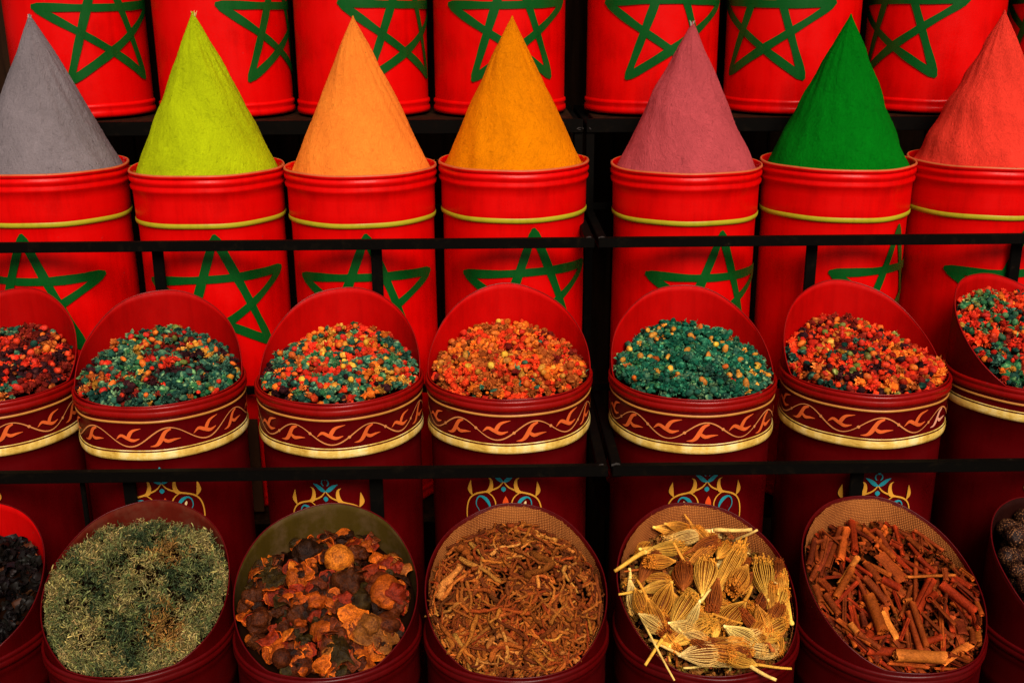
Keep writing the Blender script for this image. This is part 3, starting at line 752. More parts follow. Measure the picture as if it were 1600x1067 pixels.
def zone(f, a, b):
    """words for where in its heap a piece lies"""
    r = math.hypot(a, b) / f.R; t = math.degrees(math.atan2(b, a))
    if r < .33: return 'middle'
    return ['right', 'back right', 'back', 'back left', 'left', 'front left', 'front', 'front right'][int(((t + 22.5) % 360) // 45)] + (' edge' if r > .68 else ' part')
FILLGROUP = 'loose dried buds lying on the flower mixes'
BUD_ME = {}
def bud_mesh(key, i):
    if (key, i) not in BUD_ME:
        V, F, T = BUD[i]; BUD_ME[(key, i)] = mesh('dried_bud', V, F, BUDM, smooth=True, col=colr(T * 0.7, key))
    return BUD_ME[(key, i)]
def flower_mix(f, weights, budw, nbud, label, budlab, seed, n=1350, size=0.0165):
    global rng
    rng = np.random.default_rng(seed)
    B = Batch(); V, F = f.under('', 0.018, None, None)
    Fq = np.array(F); B.add(V, np.concatenate([Fq[:, [0, 1, 2]], Fq[:, [0, 2, 3]]]), np.tile((0.012, 0.008, 0.005), (len(V), 1))); B.core = len(B.F[0])
    keys = list(weights); pw = np.array([weights[k] for k in keys], float); pw /= pw.sum()
    # patches of one kind tend to sit together
    seeds = [(rnd(-f.R, f.R), rnd(-f.R, f.R), keys[int(rng.choice(len(keys), p=pw))]) for _ in range(46)]
    pts = []
    g = size * 0.36
    cells = {}
    tries = 0
    while len(pts) < n and tries < n * 25:
        tries += 1; r = f.R * math.sqrt(rnd(0, 1)) * 0.955; t = rnd(0, 6.2832); a, b = r * math.cos(t), r * math.sin(t)
        ck = (int(a // g), int(b // g))
        if any((a - x) ** 2 + (b - y) ** 2 < g * g for dx in (-1, 0, 1) for dy in (-1, 0, 1) for x, y in cells.get((ck[0] + dx, ck[1] + dy), ())): continue
        cells.setdefault(ck, []).append((a, b)); pts.append((a, b))
    rng.shuffle(pts)
    nb = 0; top = []
    for i, (a, b) in enumerate(pts):
        near = min(seeds, key=lambda s_: (s_[0] - a) ** 2 + (s_[1] - b) ** 2)
        key = near[2] if rnd(0, 1) < 0.5 else keys[int(rng.choice(len(keys), p=pw))]
        lay_ = rnd(-0.013, 0.006)
        sz = size * rnd(0.6, 1.4)
        P = f.world(a, b, float(f.base(a, b)) + lay_)
        u_ = rnd(0, 1)
        if .17 <= u_ < .55:
            V, F_, T = CLU[int(rng.integers(0, 6))]; V = V * sz * np.array([1, rnd(.7, 1), 1]); C = colr(T * 1.0, key, max(.4, 1 + rng.normal(0, .3)))
        elif u_ < 0.17:
            V, F_, T = BUD[int(rng.integers(0, 6))]; V = V * sz * 0.62; C = colr(T * 0.6, key, max(.5, 1 + rng.normal(0, .2)))
        else:
            V, F_, T = FLO[int(rng.integers(0, 8))]; V = V * sz * 1.12; C = colr(T * (0.75 + 0.3 * rnd(0, 1)), key, max(.45, 1 + rng.normal(0, .25)))
        B.add(V @ rotm().T * np.array([1, 1, 0.85]) + P, F_, C)
    o = link('dried_flower_mix', B.mesh('dried_flower_mix', FLOWER, False)); tag(o, label, 'dried flowers', None, 'stuff')
    bk = list(budw); bp = np.array([budw[k] for k in bk], float); bp /= bp.sum(); placed = []
    while nb < nbud:
        r = f.R * math.sqrt(rnd(0, 1)) * 0.93; t = rnd(0, 6.2832); a, b = r * math.cos(t), r * math.sin(t)
        if any((a - x) ** 2 + (b - y) ** 2 < 0.015 ** 2 for x, y in placed): continue
        placed.append((a, b)); key = bk[int(rng.choice(len(bk), p=bp))]
        q = link('dried_bud', bud_mesh(key, int(rng.integers(0, 6)))); nb += 1
        q.matrix_world = Matrix.LocRotScale(Vector(f.world(a, b, float(f.base(a, b)) + 0.0075)), Matrix(rotm().tolist()).to_quaternion(), Vector((rnd(.8, 1), rnd(.8, 1), rnd(.9, 1.15))) * size * rnd(0.52, 0.92))
        k = rnd(0.8, 1.2); q.color = (k, k * rnd(.85, 1.1), k, 1)
        nice = {'teal': 'teal', 'green': 'green', 'emerald': 'emerald green', 'red': 'red', 'scarlet': 'scarlet', 'orange': 'orange', 'ochre': 'ochre', 'yellow': 'yellow', 'olive': 'olive', 'rust': 'rust brown'}[key]
        tag(q, 'smooth %s bud, %s of the %s' % (nice, zone(f, a, b), budlab), 'dried bud', FILLGROUP)

MID = [ # px, py, alpha, inside brightness, motif deg, vine shift, leaf mats, dots, weights, bud weights, label bits
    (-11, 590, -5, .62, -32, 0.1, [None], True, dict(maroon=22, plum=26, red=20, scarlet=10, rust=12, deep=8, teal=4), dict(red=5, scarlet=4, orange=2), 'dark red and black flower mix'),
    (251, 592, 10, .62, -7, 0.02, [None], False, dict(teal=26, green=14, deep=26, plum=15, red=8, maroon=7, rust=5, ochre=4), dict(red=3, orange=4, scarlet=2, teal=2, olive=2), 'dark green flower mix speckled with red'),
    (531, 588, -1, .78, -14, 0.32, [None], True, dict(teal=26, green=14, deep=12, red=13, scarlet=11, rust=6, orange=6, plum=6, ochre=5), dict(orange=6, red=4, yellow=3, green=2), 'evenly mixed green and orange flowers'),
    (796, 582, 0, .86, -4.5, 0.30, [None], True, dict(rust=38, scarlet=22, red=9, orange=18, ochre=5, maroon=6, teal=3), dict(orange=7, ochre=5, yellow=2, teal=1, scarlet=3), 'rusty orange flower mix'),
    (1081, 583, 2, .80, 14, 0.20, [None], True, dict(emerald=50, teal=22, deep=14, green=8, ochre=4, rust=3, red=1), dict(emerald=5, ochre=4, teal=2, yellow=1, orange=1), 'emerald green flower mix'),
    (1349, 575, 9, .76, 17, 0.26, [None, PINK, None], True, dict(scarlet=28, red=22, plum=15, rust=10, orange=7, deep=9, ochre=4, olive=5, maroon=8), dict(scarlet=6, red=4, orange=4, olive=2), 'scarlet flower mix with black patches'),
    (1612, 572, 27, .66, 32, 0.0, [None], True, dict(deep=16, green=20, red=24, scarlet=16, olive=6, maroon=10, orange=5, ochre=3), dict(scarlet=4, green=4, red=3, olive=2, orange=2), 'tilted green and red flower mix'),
]
ML = ['dark crimson scoop drum with painted vine collar, cut off by the left frame edge', 'crimson scoop drum with vine collar holding the dark green flower mix',
      'crimson scoop drum with vine collar holding evenly mixed green and orange flowers', 'crimson scoop drum with vine collar holding the rusty orange flower mix',
      'crimson scoop drum with vine collar holding the emerald green flower mix', 'crimson scoop drum with one pale pink leaf, holding the scarlet flower mix',
      'crimson scoop drum turned right with plain collar and slanted opening, right end of middle row']
for i, (px, py, al, br, md, sh, lm, dots, wts, bw, lb) in enumerate(MID):
    p = at_y(px, py, YM)
    scoop_drum(p.x, YM, 0.33, p.z, R_(al), 0.136 if i < 6 else 0.150, ML[i], 100 + i, inner(br), motif_deg=md, shift=sh, leafmats=lm, dots=dots, group='crimson scoop drums of the middle tier', d0=-0.10 if i < 6 else -0.38, narrow=i == 6, mz=(0, -.008, .011, 0, 0, .018, .008)[i])
    f = Fill(p.x, YM, p.z, R_(al), 0.003 if i < 6 else -0.001, 1.9 if i < 6 else 0.22, 0.032, 0.150, back=i < 6, wall=None if i < 6 else (0.150, -0.38))
    flower_mix(f, wts, bw, 43, {0: 'heap of dark red, orange and black dried flower heads, left end of middle row'}.get(i, 'heap of dried flower heads: ' + lb), lb, 300 + i)

# ------------------------------------------------------------------ front row
FR = [ # px, py, alpha, fill(h0, slope, dome), label
    (-70, 975, 0, 'black crumpled petals', inner(.80), None, (-0.004, 0.42, 0.012)),
    (222, 975, 5, 'grey green dried herb', enamel('dirty red inside', (0.085, 0.007, 0.003), 0.7, 0.9, 0.03, 0.25), None, (-0.002, 0.25, 0.036)),
    (513, 978, 4, 'dried orange peel and mushrooms', enamel('olive grimy inside', (0.048, 0.028, 0.003), 0.6, 1.0, 0.06, 0.4), None, (-0.002, 0.24, 0.018)),
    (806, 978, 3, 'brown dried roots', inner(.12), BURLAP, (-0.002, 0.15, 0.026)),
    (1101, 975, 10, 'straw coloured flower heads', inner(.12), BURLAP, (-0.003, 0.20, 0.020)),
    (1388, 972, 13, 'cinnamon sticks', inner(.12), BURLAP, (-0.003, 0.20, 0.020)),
    (1680, 970, 30, 'dark grainy balls', enamel('dark inside', (0.016, 0.003, 0.002), 0.6, 0.4, 0.05), None, (0.004, 0.20, 0.020))]
FL = []
for i, (px, py, al, nm, mi_, lin, (h0, sl, dm)) in enumerate(FR):
    p = at_y(px, py, YF)
    scoop_drum(p.x, YF, 0.0, p.z, R_(al), 0.158 if i not in (5, 6) else 0.170, 'dark crimson scoop drum in the front row holding %s' % nm, 120 + i, mi_, lining=lin, deco=False, group='crimson scoop drums of the front row')
    FL.append(Fill(p.x, YF, p.z, R_(al), h0, sl, dm, 0.1500, wall=(0.158 if i not in (5, 6) else 0.170, -0.85)))

def core(B, f, sink, c):
    V, F = f.under('', sink, None, None); Fq = np.array(F); B.add(V, np.concatenate([Fq[:, [0, 1, 2]], Fq[:, [0, 2, 3]]]), np.tile(c, (len(V), 1))); B.core = len(B.F[0])
def disc_pt(f, k=0.95):
    r = f.R * (math.sqrt(rnd(0, 1)) if rnd(0, 1) > .16 else rnd(.86, 1.0)) * k; t = rnd(0, 6.2832) if rnd(0, 1) > .12 else rnd(-2.5, -.6); return r * math.cos(t), r * math.sin(t)
def tube(P, R, C, sides=5, cap=True):
    P = np.asarray(P, float); n = len(P); T = np.gradient(P, axis=0); T /= np.linalg.norm(T, axis=1)[:, None] + 1e-12
    ref = np.array([0.13, 0.21, 0.97]); N1 = np.cross(T, ref); N1 /= np.linalg.norm(N1, axis=1)[:, None] + 1e-12; N2 = np.cross(T, N1)
    V = []; R = np.broadcast_to(R, (n,))
    for j in range(sides):
        a = 2 * math.pi * j / sides; V.append(P + (math.cos(a) * N1 + math.sin(a) * N2) * R[:, None])
    V = np.stack(V, 1).reshape(-1, 3); F = []
    for i in range(n - 1):
        for j in range(sides):
            a, b = i * sides + j, i * sides + (j + 1) % sides; F += [(a, b, b + sides), (a, b + sides, a + sides)]
    if cap:
        for j in range(1, sides - 1): F += [(0, j + 1, j), ((n - 1) * sides, (n - 1) * sides + j, (n - 1) * sides + j + 1)]
    C = np.asarray(C, float); C = np.tile(C, (n, 1)) if C.ndim == 1 else C
    return V, np.array(F), np.repeat(C, sides, axis=0)

# --- black crumpled petals (cut by the left edge)
rng = np.random.default_rng(51); f = FL[0]; B = Batch(); core(B, f, 0.012, (0.004, 0.003, 0.003))
def t_scrap(seed, n=5):
    r0 = np.random.default_rng(seed); V = []; 
    for i in range(n):
        for j in range(n):
            u, v = i / (n - 1) - .5, j / (n - 1) - .5; e = 1 + 0.35 * r0.normal() * (abs(u) > .45 or abs(v) > .45) * 0.4
            V.append((u * e, v * e * (1 - 1.0 * u * u), 0.16 * math.sin(5 * u + seed) + 0.15 * math.cos(6 * v + seed * 2) + r0.normal(0, 0.05)))
    F = []
    for i in range(n - 1):
        for j in range(n - 1): a = i * n + j; F += [(a, a + n, a + n + 1), (a, a + n + 1, a + 1)]
    return np.array(V), np.array(F)
SCR = [t_scrap(i) for i in range(8)]
for _ in range(1300):
    a, b = disc_pt(f); V, F = SCR[int(rng.integers(0, 8))]
    u = rnd(0, 1); c = (0.007, 0.0045, 0.004) if u < .86 else ((0.05, 0.014, 0.006) if u < .97 else (0.35, 0.12, 0.05))
    B.add(V * rnd(0.009, 0.022 if u < .97 else 0.009) @ rotm().T + f.world(a, b, float(f.base(a, b)) + rnd(-.008, .005)), F, np.tile(jit(c, .3), (len(V), 1)))
m_ = M('shiny black dried petals'); aa = m_.node('ShaderNodeAttribute', attribute_name='Col'); m_.out(aa.outputs['Color'], 0.5, 0.12)
tag(link('black_dried_petals', B.mesh('black_dried_petals', m_.m, False)), 'heap of glossy black crumpled dried petals, front row left end', 'dried petals', None, 'stuff')

# --- grey green herb: curled threads in tufts
rng = np.random.default_rng(52); f = FL[1]; B = Batch(); core(B, f, 0.020, (0.010, 0.011, 0.005))
def herbcol(a, b):
    s = math.sin(a * 41 + 1.2) * math.cos(b * 37 + .4) + 0.6 * math.sin(a * 93 + b * 71) + 0.5 * math.cos(b * 120 - a * 60)
    if (a - 0.045) ** 2 + (b - 0.035) ** 2 < 0.0007 or (a - 0.055) ** 2 + (b + 0.085) ** 2 < 0.0008: base = (0.25, 0.125, 0.030)
    elif s > 0.95: base = (0.33, 0.25, 0.080)
    elif s > 0.1: base = (0.22, 0.175, 0.058)
    elif s > -0.7: base = (0.110, 0.118, 0.040)
    else: base = (0.036, 0.052, 0.022)
    return base
tips = []
nh = 0
while nh < 3100:                      # sprigs of curled threads
    a, b = disc_pt(f, 0.99)
    if nh > 2500: t_ = rnd(-3.3, .2); r_ = f.R * rnd(.86, .99); a, b = r_ * math.cos(t_), r_ * math.sin(t_)
    c0 = herbcol(a + rnd(-.014, .014), b + rnd(-.014, .014)); dz = rnd(-.012, .006); nh += 1; kk = rnd(.55, 1.3)
    h = float(f.base(a, b)) + dz + 0.008 * math.sin(a * 70) * math.sin(b * 66 + 1) + 0.005 * math.sin(a * 190 + b * 60) * math.sin(b * 170); o0 = f.world(a, b, h)
    for _ in range(int(rng.integers(6, 12))):
        c = np.array(jit(c0, .25)) * kk; d = rng.normal(size=3); d[2] = abs(d[2]) * 1.1; d /= np.linalg.norm(d); q = np.cross(d, rng.normal(size=3)); q /= np.linalg.norm(q)
        k = 8; rc = rnd(.0020, .0058); t = np.linspace(0, rnd(1.0, 3.0), k)[:, None]; e = np.cross(d, q)
        P = o0 + rng.normal(0, .0025, 3) + (d * np.sin(t) + q * (1 - np.cos(t)) + q * .25 * np.sin(t * 4)) * rc * 1.25 + e * t * rnd(-.002, .002)
        la, lb_ = f.local(P[-1])
        if la * la + lb_ * lb_ > (f.R * .985) ** 2: continue
        wv = rnd(0.00050, 0.00095); s = e * wv; s2 = d * wv * .5
        V = np.concatenate([P - s, P + s * np.linspace(1, .5, k)[:, None] + s2]); F = []
        for i in range(k - 1): F += [(i, i + 1, k + i + 1), (i, k + i + 1, k + i)]
        B.add(V, F, np.tile(c, (2 * k, 1)) * np.tile(np.linspace(.65, 1.3, k), 2)[:, None])
tag(link('dried_herb', B.mesh('dried_herb', HERB, False)), 'heap of curly grey green and yellow dried herb', 'dried herb', None, 'stuff')

# --- dried peel, fig halves and mushroom pieces
def t_peel(seed, curl=0.5, rough_=0.12, cup=0.5, thick=0.04, inner_c=(1.25, 1.1, .9), nr=6, na=20, asp=1.0, hole=False):
    """a bent, torn disc with a skin side and a paler inner side"""
    r0 = np.random.default_rng(seed); th = np.linspace(0, 2 * math.pi, na, endpoint=False)
    edge = 0.5 * (1 + rough_ * (np.sin(2 * th + r0.uniform(0, 6)) + 0.6 * np.sin(3 * th + r0.uniform(0, 6)) + 0.5 * np.sin(5 * th + r0.uniform(0, 6)) + 0.4 * r0.normal(size=na)))
    top, bot = [], []; p1, p2 = r0.uniform(0, 6, 2)
    for i in range(nr + 1):
        q = max(0.02, i / nr) if not hole else 0.25 + 0.75 * i / nr
        for j in range(na):
            x, y = edge[j] * q * math.cos(th[j]) * asp, edge[j] * q * math.sin(th[j])
            z = -cup * (x * x + y * y) + 0.10 * math.sin(7 * x + p1) * math.cos(6 * y + p2) * (curl + .25) + 0.035 * math.sin(15 * x + 9 * y + p2) * q + r0.normal(0, 0.016)
            ang = curl * x * 2.2; R_c = 1 / max(0.01, 2.2 * curl) if curl > 0 else 0
            if curl > 0: X = R_c * math.sin(ang); Z = z - R_c * (1 - math.cos(ang))
            else: X, Z = x, z
            t = thick * (1 - 0.6 * q ** 4) * (1 + r0.normal(0, .12))
            top.append((X, y, Z + t / 2)); bot.append((X, y, Z - t / 2))
    V = np.array(top + bot) / max(1, asp * .78); n = len(top); F = []
    for i in range(nr):
        for j in range(na):
            a, b = i * na + j, i * na + (j + 1) % na
            F += [(a, a + na, b + na), (a, b + na, b), (n + a, n + b + na, n + a + na), (n + a, n + b, n + b + na)]
    for j in range(na):
        a, b = nr * na + j, nr * na + (j + 1) % na; F += [(a, n + a, n + b), (a, n + b, b)]
        a, b = j, (j + 1) % na
        if hole: F += [(a, n + b, n + a), (a, b, n + b)]
    C = np.concatenate([np.ones((n, 3)), np.tile(inner_c, (n, 1))]); C *= (1 + r0.normal(0, .10, (2 * n, 1)))
    rim = np.zeros(n, bool); rim[-na:] = True; C[:n][rim] *= 2.2; C[n:][rim] *= 1.8
    return V, np.array(F), np.clip(C, 0, 3)
def t_lump(seed, fl=0.62, seam=True, amp=0.07):
    r0 = np.random.default_rng(seed); V0, F0 = ICO3; V = V0 * 0.5
    a = np.arctan2(V[:, 1], V[:, 0]); n_ = sum(np.sin(V @ r0.normal(0, 9, 3) + r0.uniform(0, 6)) for _ in range(7)) / 7
    V = V * (1 + amp * 2 * n_)[:, None]
    if seam: V *= (1 - 0.22 * np.exp(-(V[:, 1] / 0.07) ** 2) * (V[:, 2] > 0))[:, None]
    V[:, 2] *= fl; C = np.ones((len(V), 3)) * (1 + 0.6 * n_)[:, None]
    return V, F0, C
PE = dict(flat=[t_peel(1, .25, .16, .25), t_peel(2, .35, .22, .1), t_peel(3, .15, .2, .4)], cup=[t_peel(4, .1, .08, 1.5, .05), t_peel(5, .5, .08, 1.1, .05), t_peel(6, .2, .14, 1.9, .05)],
          curl=[t_peel(7, 1.1, .12, .1, .07, asp=1.6), t_peel(8, 1.3, .2, .3, .06, asp=1.9), t_peel(9, .9, .15, -.5, .07, asp=1.5)],
          ring=[t_peel(10, .3, .1, .3, .08, hole=True), t_peel(11, .6, .18, .4, .07, hole=True)], strip=[t_peel(12, .8, .25, .2, .10, asp=2.6), t_peel(13, .5, .3, .0, .1, asp=3.2)],
          lump=[t_lump(1), t_lump(2, .7), t_lump(3, .55)], crump=[t_lump(4, .8, False, .26), t_lump(5, .7, False, .32)], ball=[t_lump(6, .95, False, .03)])
PE_ME = {}
def peel_me(kind, i):
    if (kind, i) not in PE_ME:
        V, F, C = PE[kind][i]; PE_ME[(kind, i)] = mesh('dried_peel', V, F, PEELM, smooth=True, col=C)
    return PE_ME[(kind, i)]
PC = dict(orange=(0.30, 0.050, 0.003), bright=(0.48, 0.100, 0.006), red=(0.17, 0.014, 0.003), brown=(0.055, 0.011, 0.002), dark=(0.018, 0.005, 0.0015), olive=(0.026, 0.013, 0.002), tan=(0.20, 0.055, 0.008), rustb=(0.09, 0.016, 0.003))
nm_c = dict(orange='orange', bright='bright orange', red='reddish', brown='brown', dark='blackish brown', olive='olive brown', tan='tan', rustb='rusty brown')
nm_k = dict(flat='flat torn piece of peel', cup='cupped piece of peel', curl='curled strip of peel', ring='ring slice', strip='narrow twisted strip', lump='halved dried fig', crump='crumpled mushroom', ball='small round fruit')
rng = np.random.default_rng(53); f = FL[2]; Bp = Batch(); core(Bp, f, 0.030, (0.012, 0.006, 0.003)); f.H -= 0.016
def put_peel(a, b, size, kind, col, special=None, tilt=0.5, rz=None, sx=1.0, stuff=False):
    i = int(rng.integers(0, len(PE[kind]))); rr = size * 0.36; lim = f.R - size * (.80 if kind == 'crump' else .54); q_ = math.hypot(a, b)
    if q_ > lim: a, b = a * lim / q_, b * lim / q_
    t = np.linspace(0, 6.28, 7)[:-1]; hs = f.hm(a + rr * np.cos(t), b + rr * np.sin(t)); gx = (hs * np.cos(t)).sum() / 3 / rr; gy = (hs * np.sin(t)).sum() / 3 / rr
    h = float(hs.mean() * .6 + hs.max() * .4) + size * 0.05
    nrm = f.e1 * (-gx + rng.normal(0, tilt * .5)) + f.e2 * (-gy + rng.normal(0, tilt * .5)) + np.array([0, 0, 1.0]); nrm /= np.linalg.norm(nrm)
    q = Vector((0, 0, 1)).rotation_difference(Vector(nrm)); rz = rnd(0, 6.28) if rz is None else rz
    mw = Matrix.LocRotScale(Vector(f.world(a, b, h)), q @ Matrix.Rotation(rz, 3, 'Z').to_quaternion(), Vector((size * sx, size, size)))
    f.raise_([(a, b, h - size * .15)], size * .30)
    c = jit(PC[col], .14)
    if stuff:
        V, F, C = PE[kind][i]; W = np.array(mw); V = V @ W[:3, :3].T + W[:3, 3]; Bp.add(V, F, C * np.array(c)); return
    o = link('dried_peel' if kind not in ('lump', 'crump', 'ball') else {'lump': 'dried_fig', 'crump': 'dried_mushroom', 'ball': 'dried_fruit'}[kind], peel_me(kind, i)); o.matrix_world = mw; o.color = (*c, 1)
    tag(o, special or ('%s %s, %s of the peel drum' % (nm_c[col], nm_k[kind], zone(f, a, b))), {'lump': 'dried fig', 'crump': 'dried mushroom', 'ball': 'dried fruit'}.get(kind, 'dried peel'), 'pieces in the drum of dried peel')
kinds = ['flat', 'cup', 'curl', 'ring', 'strip', 'lump', 'crump']; kp = [.12, .26, .28, .12, .15, .0, .07]
cols = list(PC); cp_ = [.13, .03, .11, .27, .20, .08, .03, .15]
for _ in range(230):
    a, b = disc_pt(f, .93); put_peel(a, b, rnd(.018, .040), kinds[int(rng.choice(7, p=kp))], cols[int(rng.choice(8, p=cp_))], tilt=1.3, stuff=True)
f.H -= 0.004
for _ in range(135):
    a, b = disc_pt(f, .90); put_peel(a, b, rnd(.018, .040), kinds[int(rng.choice(7, p=kp))], cols[int(rng.choice(8, p=cp_))], tilt=1.7)
PX = 1 / 3.717
for (x, y, s, kd, cl, lb, sx) in [
    (215, 380, 150, 'flat', 'olive', 'flat olive brown crumpled leaf near the upper left of the peel heap', 1.2), (400, 235, 150, 'crump', 'dark', 'dark shaggy ball near the top of the peel heap', 1.0),
    (590, 285, 165, 'ball', 'bright', 'large round orange fruit at the top of the peel heap', 1.0), (640, 370, 170, 'cup', 'dark', 'dark curved shell below the large round orange fruit', 1.1),
    (835, 320, 110, 'cup', 'red', 'red orange wedge near the upper right of the peel heap', 1.0), (655, 195, 100, 'flat', 'red', 'small red slice at the back wall of the peel drum', 1.1),
    (870, 485, 185, 'lump', 'orange', 'big halved orange fruit near the right wall of the peel drum', 1.1), (840, 415, 120, 'lump', 'rustb', 'smaller rusty half above the big halved orange fruit', 1.1),
    (225, 480, 130, 'cup', 'red', 'deep red curved slice at the left of the peel heap', 1.1), (80, 545, 74, 'ball', 'orange', 'small round orange fruit by the left wall of the peel drum', 1.0),
    (350, 580, 140, 'cup', 'orange', 'orange cup broken open at its rim, left of the heap centre', 1.0), (430, 555, 110, 'cup', 'brown', 'brown half shell behind the broken orange cup', 1.0),
    (640, 450, 140, 'crump', 'brown', 'brown wrinkled mushroom cluster in the middle of the peel heap', 1.0), (720, 520, 120, 'crump', 'olive', 'olive wrinkled mushroom beside the brown cluster', 1.0),
    (670, 670, 175, 'flat', 'bright', 'brightest flat square orange peel right of the heap centre', 1.0), (770, 705, 130, 'crump', 'tan', 'pale crumpled piece touching the brightest flat peel', 1.0),
    (450, 710, 130, 'cup', 'orange', 'smooth orange cup below the heap centre', 1.0), (445, 640, 100, 'curl', 'red', 'red curled strip above the smooth orange cup', .7),
    (1010, 575, 130, 'crump', 'red', 'bright red crumpled piece at the right wall of the peel drum', 1.0), (85, 665, 130, 'crump', 'brown', 'brown crumpled mushroom at the left wall of the peel drum', 1.0),
    (125, 930, 130, 'ring', 'orange', 'orange ring slice with dark hole at the lower left of the peel heap', 1.0), (930, 900, 195, 'flat', 'tan', 'large pale tan porous piece at the lower right of the peel heap', 1.1),
    (560, 770, 150, 'ring', 'rustb', 'round rusty slice at the low centre of the peel heap', 1.0), (605, 880, 190, 'flat', 'olive', 'long olive brown pod at the low centre of the peel heap', .6),
    (515, 875, 100, 'ring', 'tan', 'small pale ringed slice beside the long olive pod', 1.0), (290, 850, 120, 'cup', 'rustb', 'rusty cup with a pale dot at the lower left of the peel heap', 1.0),
    (240, 960, 100, 'ball', 'rustb', 'rusty round fruit near the front rim of the peel drum', 1.0), (720, 900, 110, 'curl', 'orange', 'orange curl near the front rim of the peel drum', .7),
    (880, 660, 130, 'lump', 'rustb', 'dark split fig right of the pale crumpled piece', 1.1), (480, 1030, 120, 'flat', 'bright', 'bright orange flake at the front rim of the peel drum', .8)]:
    a, b = f.from_px(370 + x * PX, 780 + y * PX, 0.012); s = s * PX * 0.16 / 145
    r = math.hypot(a, b)
    if r > f.R * .93: a, b = a * f.R * .93 / r, b * f.R * .93 / r
    put_peel(a, b, s * 1.08, kd, cl, lb, tilt=.25, sx=sx)
tag(link('peel_scraps', Bp.mesh('peel_scraps', PEELM, True)), 'packed scraps filling the drum below the dried peel pieces', 'dried peel', None, 'stuff')

# --- brown roots
rng = np.random.default_rng(54); f = FL[3]; Br = Batch(); core(Br, f, 0.024, (0.03, 0.010, 0.004)); f.H -= 0.016
def t_root(seed, r=0.03, bend=0.12, knob=0.15, n=9, sides=6):
    r0 = np.random.default_rng(seed); t = np.linspace(-.5, .5, n)
    P = np.stack([t, bend * np.sin(t * r0.uniform(2, 6) + r0.uniform(0, 6)) + r0.normal(0, .012, n), bend * .6 * np.cos(t * r0.uniform(2, 6) + r0.uniform(0, 6)) + r0.normal(0, .01, n)], 1); P -= P.mean(0)
    return tube(P, r * (1 + knob * r0.normal(size=n)).clip(.6, 1.5) * np.linspace(1.15, .75, n), np.ones(3), sides)
ROOTS = [t_root(i, [.035, .045, .06, .03][i % 4], [.02, .05, .09, .15][(i // 4) % 4]) for i in range(16)]
ROOT_ME = [mesh('dried_root', *ROOTS[i][:2], ROOTM, smooth=True, col=ROOTS[i][2]) for i in range(16)]
RC = [(0.29, 0.064, 0.008), (0.40, 0.105, 0.013), (0.14, 0.028, 0.005), (0.52, 0.18, 0.030), (0.27, 0.042, 0.006)]
def put_root(a0, b0, a1, b1, r, col, i=None, label=None, stuff=False, thick=1.0):
    p0, p1 = f.lay(a0, b0, a1, b1, r, 6, .5 if label is None else .85); L = float(np.linalg.norm(p1 - p0)); i = int(rng.integers(0, 16)) if i is None else i
    Rm = fig(p0, p1, rnd(-.5, .5)); k = r / ([.035, .045, .06, .03][i % 4]); c = jit(col, .2)
    mw = Matrix.LocRotScale(Vector((p0 + p1) / 2), Rm.to_quaternion(), Vector((L, max(k, L * .5) if thick == 1 else k, max(k, L * .4) if thick == 1 else k)))
    if stuff:
        V, F, C = ROOTS[i]; W = np.array(mw); Br.add(V @ W[:3, :3].T + W[:3, 3], F, C * np.array(c)); return
    o = link('dried_root', ROOT_ME[i]); o.matrix_world = mw; o.color = (*c, 1)
    tag(o, label or '%s %s root %s' % ('short' if L < .035 else 'long', {0: 'brown', 1: 'orange brown', 2: 'dark brown', 3: 'pale', 4: 'reddish'}[RC.index(col)], zone(f, (a0 + a1) / 2, (b0 + b1) / 2) + ' of the root heap'), 'dried root', 'roots heaped in the burlap lined drum')
def rand_root(stuff, lo, hi, rlo, rhi):
    while 1:
        a, b = disc_pt(f, .97); an = rnd(0, 3.14); L = rnd(lo, hi) / 2; a1, b1, a0, b0 = a + L * math.cos(an), b + L * math.sin(an), a - L * math.cos(an), b - L * math.sin(an)
        if a0 * a0 + b0 * b0 < (f.R * .985) ** 2 and a1 * a1 + b1 * b1 < (f.R * .985) ** 2: break
    put_root(a0, b0, a1, b1, rnd(rlo, rhi), RC[int(rng.choice(5, p=[.34, .2, .22, .08, .16]))], stuff=stuff)
for _ in range(900): rand_root(True, .020, .045, .0015, .0028)
f.H = np.minimum(f.H, f.base(f.A, f.B) - 0.003)
for _ in range(270): rand_root(False, .032, .062, .0019, .0036)
f.H = np.minimum(f.H, f.base(f.A, f.B) + 0.012)
for k in range(70):
    t_ = -3.2 + 3.26 * (k + rnd(0, 1)) / 70; r_ = f.R * rnd(.86, .97); an = t_ + math.pi / 2 + rnd(-.8, .8); L = rnd(.026, .045) / 2; a, b = r_ * math.cos(t_), r_ * math.sin(t_); e = []
    for s in (-1, 1):
        p, q = a + s * L * math.cos(an), b + s * L * math.sin(an); h = math.hypot(p, q); m2 = min(1, f.R * .985 / h); e += [p * m2, q * m2]
    put_root(*e, rnd(.0013, .0026), RC[int(rng.choice(5))], stuff=True)
rp = lambda x, y: f.from_px(640 + x / 4.916, 850 + y / 4.916, .008)
